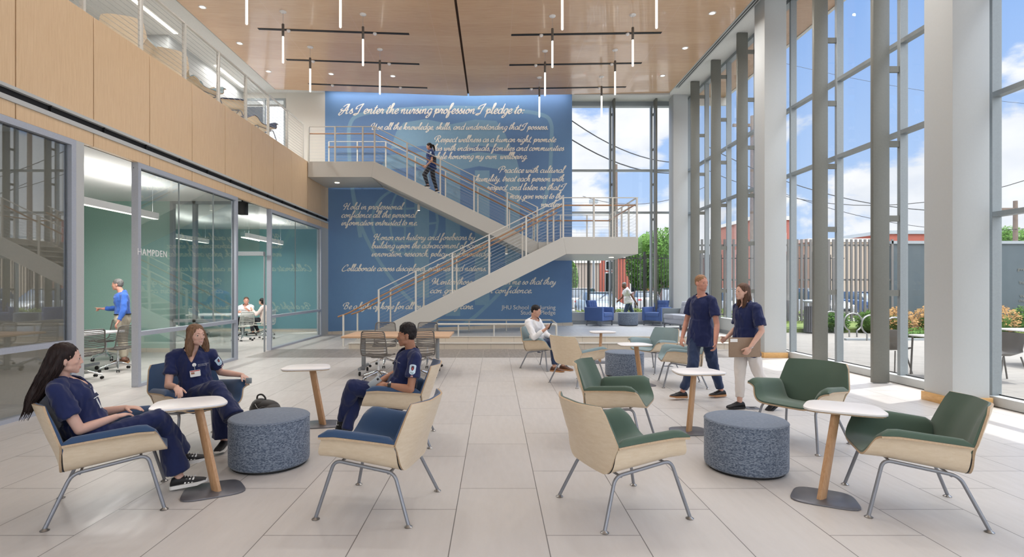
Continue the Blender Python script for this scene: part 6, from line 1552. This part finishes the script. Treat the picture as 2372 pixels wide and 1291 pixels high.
def scrub_details(root, info, patch_side, patch_dir, text_u=-.075, badge=None):
    top = info['top']; g = info['g']
    p, n = on_surface(info, top, text_u, -.135)
    if p is not None:
        n = (n + info['fw']).normalized()
        for i, s_ in enumerate(('Johns Hopkins University', 'School of Nursing')):
            x = info['up'].cross(n).normalized(); y = n.cross(x); M = Matrix.Translation(p + n * .004 - y * .014 * i - x * .045) @ Matrix((x, y, n)).transposed().to_4x4()
            me = text_mesh(s_, .011 if i else .0095, 'LEFT', .0004); me.transform(M); project(me, root, surf(top.data), info['fw'], .0025); meshobj('embroidery', me, BADGE, root)
    sh, el, d = patch_dir
    c = Vector(sh).lerp(Vector(el), .34); d = Vector(d).normalized(); inv = parent_matrix(root).inverted()
    bv = BVHTree.FromPolygons([x.co for x in top.data.vertices], [tuple(q.vertices) for q in top.data.polygons])
    h = bv.ray_cast(inv @ (c + d * .3), (inv.to_3x3() @ -d).normalized(), .6)
    if h[0] is not None:
        pc = parent_matrix(root) @ h[0]; ax = (Vector(sh) - Vector(el)).normalized()
        shp = [(-.031, -.03), (-.02, -.043), (0, -.05), (.02, -.043), (.031, -.03), (.033, .036), (.022, .046), (0, .049), (-.022, .046), (-.033, .036)]
        ydir = ax; x_ = ydir.cross(d).normalized(); y_ = d.cross(x_); M = Matrix.Translation(pc) @ Matrix((x_, y_, d)).transposed().to_4x4()
        dense = [Vector(shp[i]).to_3d().lerp(Vector(shp[(i + 1) % len(shp)]).to_3d(), t_ / 3) for i in range(len(shp)) for t_ in range(3)]
        def pz(name, pts, off, mat, par=root, rings=4):
            me = fan([(p[0], p[1]) for p in pts], M, rings); project(me, root, bv, d, off); return meshobj(name, me, mat, par)
        o = pz('sleeve_patch', dense, .003, PATCH)
        def ell2(cx_, cy_, pts, off, mat, name):
            me = fan(pts, M @ Matrix.Translation((cx_, cy_, 0)), 2); project(me, root, bv, d, off); return meshobj(name, me, mat, o)
        ell2(0, .006, [(-.015, .018), (0, .020), (.015, .018), (.014, -.004), (0, -.022), (-.014, -.004)], .0038, PATCH_D, 'shield_emblem')
        ell2(0, .006, [(-.008, .004), (.004, .012), (.009, -.004), (0, -.013)], .0046, BADGE_R, 'emblem_detail')
        ell2(0, .030, [(-.014, .004), (.014, .004), (.012, -.004), (-.012, -.004)], .0046, PATCH_D, 'emblem_detail')
        ell2(0, -.032, [(-.018, .006), (-.006, .001), (.006, .001), (.018, .006), (.014, -.004), (-.014, -.004)], .0042, MT['teal_dark'], 'emblem_ribbon')
        M = Matrix.Translation(pc - ax * .068) @ Matrix((x_, y_, d)).transposed().to_4x4()
        fl_ = pz('flag_patch', [(-.014, -.0085), (0, -.0085), (.014, -.0085), (.014, .0085), (0, .0085), (-.014, .0085)], .003, BADGE)
        for k in range(3):
            yy = -.006 + .006 * k; me = fan([(-.0135, -.0015), (0, -.0015), (.0135, -.0015), (.0135, .0015), (0, .0015), (-.0135, .0015)], M @ Matrix.Translation((0, yy, 0)), 1); project(me, root, bv, d, .0036); meshobj('flag_stripe', me, BADGE_R, fl_)
        me = fan([(-.0055, -.004), (.0055, -.004), (.0055, .004), (-.0055, .004)], M @ Matrix.Translation((-.008, .004, 0)), 1); project(me, root, bv, d, .0042); meshobj('flag_canton', me, SHOE_N, fl_)
def inv_parent(o): return parent_matrix(o).inverted()
# ---------------------------------------------------------------- woman with long dark hair, far left
J = dict(pel=(-2.93, 3.935, .49), neck=(-3.075, 3.80, .945), head=(-3.03, 3.80, 1.095), sr=(-2.99, 3.665, .895), sl=(-3.155, 3.94, .895), er=(-2.872, 3.72, .615), wr=(-2.80, 3.975, .645), el=(-3.03, 4.12, .64), wl=(-2.87, 4.18, .665),
         hr=(-2.885, 3.86, .49), hl=(-2.97, 4.01, .49), kr=(-2.60, 4.15, .59), ar=(-2.59, 4.46, .22), kl=(-2.62, 4.24, .50), al=(-2.50, 4.26, .10))
hp = [((0, -.05, .02), (-.005, -.085, -.08), (-.005, -.130, -.18), (0, -.175, -.27), (.0, -.20, -.345)), (.075, .072, .064, .052, .034)]
hp2 = [((.055, -.03, .03), (.07, -.055, -.06), (.06, -.10, -.16), (.045, -.15, -.26)), (.035, .042, .040, .022)]
r, H, inf = person('seated woman with long dark brown hair in navy scrubs, resting her hands on her lap', (-2.93, 3.935), J, (.79, .61, -.03), SK_FAIR, 1.0, False, .006, hair=hair_long([hp, hp2], flat=.95, ext=.09), hairm=H_DARK, flare=.035, loose=.008,
    shoes=(SHOE_B, SOLE_W, True), toes={'l': (.95, .32, .12), 'r': (.93, .30, .10)}, chestf=(.853, .522, 0), hem=.08, smile=False,
    hands={'r': dict(d=(.35, .85, .05), n=(0, 0, -1), t=(-1, .2, 0), c=.28), 'l': dict(d=(.98, .0, .05), n=(0, 0, -1), t=(0, -1, 0), c=.2)})
scrub_details(r, inf, 'l', (J['sl'], J['el'], (-.5, .85, 0)))
p, n = on_surface(inf, inf['top'], .045, -.12)
if p is not None:
    n = (n * .5 + inf['fw'] * .5 + inf['lat'] * .5).normalized(); o, M = card(r, 'id_badge', p + n * .004 - inf['up'] * .05, n, .052, .082, BADGE, .003, inf['up'])
    MB().prism([(-.024, .0), (0, .0), (0, .036), (-.024, .036)], .003, .004, M).build('badge_photo', BADGE_G, o, world=True); MB().prism([(-.024, -.036), (.024, -.036), (.024, -.01), (-.024, -.01)], .003, .004, M).build('badge_band', SHOE_N, o, world=True)
    MB().tube([p + n * .01, p + n * .012 - inf['up'] * .012], .005, 8).build('badge_clip', MT['pewter'], r, world=True)
    MB().tube([p + n * .008 - inf['up'] * .10, p + n * .002 - inf['up'] * .175], .0045, 8).build('pen', BADGE, r, smooth=True, world=True)
c = Vector(J['head']); MB().ell(c + H @ Vector((.080, .0, -.041)), (.003,) * 3).build('earring', MT['pewter'], r, world=True)

# ---------------------------------------------------------------- smiling woman with brown hair
J = dict(pel=(-3.02, 5.46, .49), neck=(-3.085, 5.47, .955), head=(-3.02, 5.44, 1.118), sr=(-3.235, 5.39, .905), sl=(-2.935, 5.555, .905), er=(-3.19, 5.25, .64), wr=(-2.985, 5.05, .665), el=(-2.92, 5.72, .70), wl=(-2.66, 5.66, .68),
         hr=(-3.10, 5.41, .49), hl=(-2.94, 5.50, .49), kr=(-2.72, 5.25, .63), ar=(-2.46, 5.10, .34), kl=(-2.67, 5.24, .51), al=(-2.665, 5.29, .10))
b1 = [((-.06, .0, .03), (-.078, .0, -.05), (-.085, .015, -.13), (-.088, .03, -.185)), (.036, .040, .036, .018)]
b2 = [((.06, .0, .03), (.078, .0, -.05), (.088, .01, -.13), (.095, .02, -.19)), (.036, .042, .040, .018)]
b3 = [((0, -.05, .0), (0, -.07, -.08), (.0, -.07, -.17)), (.075, .078, .055)]
r, H, inf = person('seated smiling woman with shoulder length brown hair in navy scrubs and id badge', (-3.02, 5.46), J, (.86, -.50, .02), SK_FAIR, 1.0, False, .0065, hair=hair_long([b1, b2, b3]), hairm=H_BROWN, flare=.045, loose=.008,
    shoes=(SHOE_B, SOLE_W, False), toes={'l': (.15, -1, 0), 'r': (.8, -.5, -.25)}, chestf=(.48, -.87, 0), hem=.08, smile=True, tilt=.06,
    hands={'r': dict(d=(.55, -.65, -.30), n=(0, 0, -1), t=(1, .3, 0), c=.35), 'l': dict(d=(.86, -.35, -.40), n=(-.2, 0, -1), t=(0, -1, .2), c=.6)})
scrub_details(r, inf, 'l', (J['sl'], J['el'], (.95, -.35, 0)), -.085)
p, n = on_surface(inf, inf['top'], -.01, -.135)
if p is not None:
    n = (n * .3 + inf['fw']).normalized()
    MB().lathe([(0, 0), (.018, 0), (.018, .006), (0, .008)], c=p + n * .006, M=n.to_track_quat('Z', 'Y').to_matrix(), n=18).build('badge_reel', BADGE, r, smooth=True, world=True)
    MB().tube([p + n * .01, p + n * .012 - inf['up'] * .05], .004, 6).build('badge_strap', MT['pewter'], r, world=True)
    o, M = card(r, 'id_badge', p + n * .016 - inf['up'] * .085, n, .092, .064, BADGE, .002, inf['up'])
    MB().prism([(-.042, .020), (.042, .020), (.042, .029), (-.042, .029)], .002, .003, M).build('badge_band', BADGE_R, o, world=True); MB().prism([(-.036, -.006), (-.006, -.006), (-.006, .014), (-.036, .014)], .002, .003, M).build('badge_photo', SK_TAN, o, world=True)
w = Vector(J['wr']); MB().tube([w + Vector((.024 * math.cos(a), .012 * math.sin(a), .026 * math.sin(a))) for a in [2 * PI * k / 16 for k in range(16)]], .0035, 6, closed=True).build('bracelet', MT['black'], r, smooth=True, world=True)
t_ = thing('phone', (-2.555, 5.585, .635), 'pale object in the hanging hand of the smiling woman', 'phone'); MB().box(-.03, .03, -.012, .012, -.03, .03).build('phone_body', MT['aluminium'], t_, bevel=.008)

# ---------------------------------------------------------------- young man with watch
J = dict(pel=(-1.0, 5.60, .49), neck=(-.855, 5.57, .945), head=(-.905, 5.53, 1.108), sl=(-.80, 5.40, .89), sr=(-.86, 5.75, .89), el=(-.83, 5.30, .60), wl=(-1.075, 5.33, .635), er=(-1.07, 5.76, .68), wr=(-1.21, 5.54, .62),
         hl=(-1.02, 5.51, .49), hr=(-1.02, 5.69, .49), kl=(-1.43, 5.42, .60), al=(-1.60, 5.55, .155), kr=(-1.42, 5.58, .52), ar=(-1.50, 5.34, .09))
r, H, inf = person('seated young man with short dark curly hair in navy scrubs, holding a phone', (-1.0, 5.60), J, (-1, -.03, -.06), SK_TAN, 1.0, True, .0065, hair=hair_short(.98, 1.0, .012, -.012), hairm=H_BLACK, flare=-.004, cuff=.10, loose=.006,
    shoes=(SHOE_N, SOLE_W, False), toes={'l': (-1, -.03, -.22), 'r': (-1, -.08, 0)}, chestf=(-1, -.06, 0), hem=.06,
    hands={'l': dict(d=(-.95, .22, -.05), n=(0, .5, -.8), t=(-.3, .4, 1), c=.45), 'r': dict(d=(-.75, -.6, .0), n=(.2, .3, -.9), t=(-.6, .5, .4), c=.5)})
scrub_details(r, inf, 'l', (J['sl'], J['el'], (0, -1, .05)), -.085)
w = Vector(J['wl']); MB().tube([w + Vector((.035 + .004 * math.sin(a), .029 * math.cos(a), .029 * math.sin(a))) for a in [2 * PI * k / 16 for k in range(16)]], .008, 6, closed=True).build('watch_strap', WHITE_SH, r, smooth=True, world=True)
MB().obox(w + Vector((.035, -.033, .004)), (.034, .012, .040)).build('watch_face', PHONE, r, bevel=.004, world=True)
for sd in 'lr':
    a = Vector(J['a' + sd]); k = Vector(J['k' + sd]); MB().cone(a - Vector((0, 0, .02)), a.lerp(k, .24), .044, .045).build('sock', SHOE_B, r, smooth=True, world=True)
me = text_mesh('LVI', .055, 'CENTER', .0006); a = Vector(J['al']).lerp(Vector(J['kl']), .09); me.transform(Matrix.Translation(a + Vector((0, -.048, 0))) @ RX); meshobj('sock_lettering', me, BADGE, r)
t_ = thing('phone', (-1.20, 5.375, .655), 'grey phone held in both hands by the young man', 'phone', rz=.4); MB().obox((0, 0, 0), (.070, .010, .13), Matrix.Rotation(.9, 3, 'Y')).build('phone_body', PHONE_G, t_, bevel=.004)
MB().obox((.03, -.007, .030), (.022, .004, .022), Matrix.Rotation(.9, 3, 'Y')).build('camera_bump', PHONE, t_, bevel=.002)

# ---------------------------------------------------------------- man in white shirt with phone
J = dict(pel=(.88, 10.76, .49), neck=(.775, 10.66, .975), head=(.815, 10.60, 1.135), sr=(.655, 10.53, .915), sl=(.88, 10.79, .915), er=(.76, 10.38, .64), wr=(.965, 10.30, .80), el=(1.02, 10.70, .67), wl=(1.12, 10.46, .62),
         hr=(.83, 10.70, .49), hl=(.94, 10.82, .49), kr=(1.15, 10.38, .51), ar=(1.14, 10.28, .09), kl=(1.26, 10.50, .51), al=(1.33, 10.44, .09))
r, H, inf = person('seated man with short dark hair in a white dress shirt, looking at his phone', (.88, 10.76), J, (.86, -.42, -.30), SK_MED, 1.04, True, .009, top=WHITE_SH, sleeve=1.75, pants=JEANS, hair=hair_short(1.0), hairm=H_BLACK,
    shoes=(SHOE_T, SOLE_G, False), toes={'l': (.8, -.55, 0), 'r': (.8, -.6, 0)}, chestf=(.742, -.672, 0), hem=.03, vneck=.05, collar=True, loose=.008, hands={'r': dict(d=(.85, -.1, .5), n=(-.3, .6, .5), t=(0, .3, 1), c=.7), 'l': dict(d=(.7, -.7, -.1), n=(0, 0, -1), t=(-.5, -.5, 0), c=.3)})
t_ = thing('phone', (1.055, 10.29, .865), 'dark phone in the raised hand of the man in white', 'phone', rz=.2); MB().obox((0, 0, 0), (.012, .07, .13), Matrix.Rotation(.5, 3, 'Y')).build('phone_body', PHONE, t_, bevel=.004)

# ---------------------------------------------------------------- walking man
J = dict(pel=(2.97, 7.75, .93), neck=(2.985, 7.74, 1.475), head=(2.965, 7.70, 1.665), sr=(2.885, 7.87, 1.405), sl=(3.085, 7.61, 1.405), er=(2.835, 7.95, 1.10), wr=(2.735, 7.84, .87), el=(3.105, 7.51, 1.08), wl=(3.03, 7.38, .835),
         hr=(2.90, 7.80, .93), hl=(3.05, 7.70, .93), kr=(2.80, 7.58, .52), ar=(2.69, 7.70, .11), kl=(3.16, 7.80, .50), al=(3.31, 7.86, .10))
r, H, inf = person('tall young man walking in a navy scrub top and blue jeans, turning his head', (2.97, 7.75), J, (.35, -.94, -.03), SK_RUD, .97, True, .008, hs=1.02, pants=JEANS, hair=hair_short(.98), hairm=H_RED, shoes=(SHOE_B, SOLE_G, False),
    toes={'l': (-.95, -.25, 0), 'r': (-.95, -.25, .05)}, chestf=(-.75, -.6, 0), hem=.16, vneck=.035, loose=.006, hands={'r': dict(c=.5, n=(.8, .3, 0), t=(-.4, -.8, 0)), 'l': dict(c=.5, n=(-.8, .3, 0), t=(-.4, -.8, 0))})
# ---------------------------------------------------------------- walking woman with folder
J = dict(pel=(3.32, 7.10, .88), neck=(3.315, 7.09, 1.385), head=(3.255, 7.07, 1.545), sl=(3.37, 6.93, 1.33), sr=(3.28, 7.24, 1.33), el=(3.41, 6.86, 1.05), wl=(3.24, 6.82, .84), er=(3.30, 7.32, 1.06), wr=(3.12, 7.25, .92),
         hl=(3.335, 7.02, .88), hr=(3.305, 7.18, .88), kl=(3.45, 7.02, .47), al=(3.66, 7.03, .13), kr=(3.25, 7.13, .47), ar=(3.24, 7.11, .09))
f1 = [((0, -.06, .0), (0, -.085, -.10), (.0, -.085, -.20)), (.070, .062, .030)]; f2 = [((-.055, -.02, .0), (-.062, -.01, -.09), (-.058, .02, -.20)), (.032, .034, .016)]; f3 = [((.055, -.02, .0), (.062, -.01, -.09), (.058, .02, -.18)), (.032, .034, .016)]
r, H, inf = person('woman in a navy scrub top and white trousers walking beside the tall man', (3.32, 7.10), J, (-.97, -.22, .02), SK_FAIR, 1.0, False, .008, pants=WHITE_TR, hair=hair_long([f1, f2, f3]), hairm=H_MID, shoes=(SHOE_B, SHOE_B, False),
    toes={'l': (-.85, -.2, -.5), 'r': (-.95, -.2, 0)}, chestf=(-.95, -.3, 0), hem=.17, vneck=.07, loose=.015, sleeve=.78, cuff=.08, hands={'l': dict(d=(-.55, .0, -.8), n=(.1, 1, 0), t=(-1, 0, .2), c=.6), 'r': dict(d=(-.8, -.3, -.4), n=(0, -1, 0), t=(0, 0, 1), c=.4)})
w = Vector(J['wl']); MB().tube([w + Vector((.026 * math.cos(a) + .01, .026 * math.sin(a), .01 * math.cos(a))) for a in [2 * PI * k / 16 for k in range(16)]], .004, 6, closed=True).build('bracelet', MT['chrome'], r, smooth=True, world=True)
cb_ = paint('folder_brown', (150, 128, 108), .6)
t_ = thing('folder', (3.21, 6.905, .835), 'flat brown laptop sized box held at the side of the walking woman', 'folder', rz=.05)
MB().box(-.205, .205, -.014, .014, -.125, .125).build('box_body', cb_, t_, bevel=.003); MB().box(-.195, -.10, -.0155, -.0142, .07, .11).build('paper_label', BADGE, t_)

# ---------------------------------------------------------------- woman climbing the stairs
G_TOP = cloth_mat('blue_black_top', (36, 62, 120)); 
J = dict(pel=(-2.03, 17.2, 5.53), neck=(-2.045, 17.2, 5.98), head=(-2.10, 17.2, 6.125), sl=(-2.02, 17.04, 5.92), sr=(-2.04, 17.36, 5.92), el=(-1.98, 16.98, 5.64), wl=(-2.15, 16.98, 5.47), er=(-2.06, 17.42, 5.62), wr=(-2.22, 17.40, 5.55),
         hl=(-2.03, 17.12, 5.53), hr=(-2.03, 17.28, 5.53), kl=(-2.24, 17.10, 5.20), al=(-2.13, 17.10, 4.87), kr=(-1.97, 17.29, 5.13), ar=(-1.87, 17.29, 4.75))
r, H, inf = person('woman with a dark ponytail in blue climbing the upper flight of the stairs', (-2.03, 17.2), J, (-1, -.05, -.28), SK_MED, .97, False, .010, top=G_TOP, pants=DARK_TR, hair=hair_long([[((0, -.09, .04), (0, -.15, -.01), (0, -.15, -.12), (0, -.13, -.20)), (.030, .040, .036, .014)]], front=.05), hairm=H_BLACK, toes={'l': (-1, 0, 0), 'r': (-1, 0, -.3)}, chestf=(-1, 0, 0), hem=.12, vneck=.05, loose=.02, z0=4.66)
MB().cone((-2.01, 17.2, 5.62), (-2.0, 17.2, 5.78), .165, .155, fl=.85, side=(0, 1, 0), flat=True, n=20).build('black_vest', SHOE_B, r, smooth=True, world=True)
card(r, 'sleeve_patch', Vector((-2.02, 16.955, 5.87)), (0, -1, 0), .05, .07, PATCH)

# ---------------------------------------------------------------- man outside, man in blue shirt, pair in the far room
J = dict(pel=(5.47, 22.0, 1.05), neck=(5.38, 22.0, 1.555), head=(5.29, 22.0, 1.70), sl=(5.40, 21.83, 1.50), sr=(5.38, 22.17, 1.50), el=(5.58, 21.78, 1.24), wl=(5.72, 21.75, 1.0), er=(5.28, 22.22, 1.22), wr=(5.12, 22.2, 1.08),
         hl=(5.47, 21.92, 1.03), hr=(5.47, 22.08, 1.03), kl=(5.33, 21.92, .62), al=(5.20, 21.92, .21), kr=(5.64, 22.08, .62), ar=(5.86, 22.08, .26))
person('man in a light plaid shirt and jeans walking outside behind the far window', (5.47, 22.0), J, (-1, -.1, -.25), SK_DARK, 1.03, True, .012, top=PLAID, pants=JEANS, hair=hair_short(.97), hairm=H_GREY, toes={'l': (-1, 0, 0), 'r': (-1, 0, -.4)}, chestf=(-1, -.1, 0), hem=.08, vneck=.05, collar=True, loose=.015, z0=.12)
J = dict(pel=(-7.89, 11.4, .95), neck=(-7.90, 11.4, 1.49), head=(-7.99, 11.38, 1.665), sl=(-7.74, 11.24, 1.415), sr=(-7.96, 11.56, 1.415), el=(-7.68, 11.13, 1.13), wl=(-7.74, 11.05, .90), er=(-8.12, 11.62, 1.16), wr=(-8.38, 11.5, 1.15),
         hl=(-7.86, 11.31, .93), hr=(-7.93, 11.49, .93), kl=(-7.86, 11.31, .51), al=(-7.82, 11.33, .10), kr=(-7.95, 11.50, .51), ar=(-7.93, 11.53, .10))
r, H, inf = person('grey haired man in a bright blue shirt and khaki trousers standing and pointing', (-7.89, 11.4), J, (-.96, -.25, -.05), SK_RUD, 1.06, True, .010, top=BLUE_SH, sleeve=1.85, pants=KHAKI, hair=hair_short(1.03), hairm=H_GREY, shoes=(SHOE_T, SOLE_G, False), toes={'l': (-.9, -.3, 0), 'r': (-.9, -.3, 0)}, chestf=(-.85, -.5, 0), hem=0, vneck=.04, collar=True, loose=.012, belt=True,
    hands={'r': dict(d=(-.98, -.1, .1), n=(0, -.4, -1), t=(0, -.3, 1), c=.5, p=True), 'l': dict(d=(-.3, -.5, -.8), n=(.5, .5, -.3), t=(-1, 0, 0), c=.5)})
J = dict(pel=(-8.62, 18.62, .50), neck=(-8.60, 18.60, .99), head=(-8.56, 18.52, 1.155), sr=(-8.79, 18.60, .93), sl=(-8.42, 18.64, .93), er=(-8.92, 18.38, .74), wr=(-8.70, 18.20, .78), el=(-8.34, 18.42, .74), wl=(-8.38, 18.22, .86),
         hr=(-8.71, 18.6, .5), hl=(-8.53, 18.62, .5), kr=(-8.72, 18.15, .51), ar=(-8.7, 18.1, .1), kl=(-8.5, 18.15, .51), al=(-8.5, 18.1, .1))
person('man in a white shirt sitting facing us behind the far room table', (-8.62, 18.62), J, (.45, -.88, 0), SK_RUD, 1.08, True, .012, top=WHITE_SH, sleeve=1.5, pants=DARK_TR, hair=hair_short(1.0, recede=.0), hairm=H_MID, toes={'l': (0, -1, 0), 'r': (0, -1, 0)}, chestf=(.1, -1, 0), hem=.02, vneck=.07, collar=True, loose=.02, jaw=1.2)
J = dict(pel=(-7.70, 18.0, .52), neck=(-7.74, 18.0, .985), head=(-7.80, 17.98, 1.135), sl=(-7.72, 17.84, .93), sr=(-7.74, 18.16, .93), el=(-7.88, 17.78, .70), wl=(-8.06, 17.86, .88), er=(-7.92, 18.2, .70), wr=(-8.10, 18.12, .80),
         hl=(-7.72, 17.92, .52), hr=(-7.72, 18.08, .52), kl=(-8.14, 17.92, .53), al=(-8.04, 17.88, .12), kr=(-8.14, 18.08, .52), ar=(-7.94, 18.06, .12))
person('dark haired woman in a pale pink top sitting in profile in the far room', (-7.70, 18.0), J, (-.98, .1, 0), SK_MED, 1.02, False, .012, top=PINK_SH, sleeve=1.8, pants=DARK_TR, hair=hair_long([[((0, -.08, .0), (0, -.10, -.10), (0, -.08, -.16)), (.05, .045, .02)]]), hairm=H_BLACK, toes={'l': (-1, 0, 0), 'r': (-1, 0, -.2)}, chestf=(-1, 0, 0), hem=.06, vneck=.03, loose=.008)
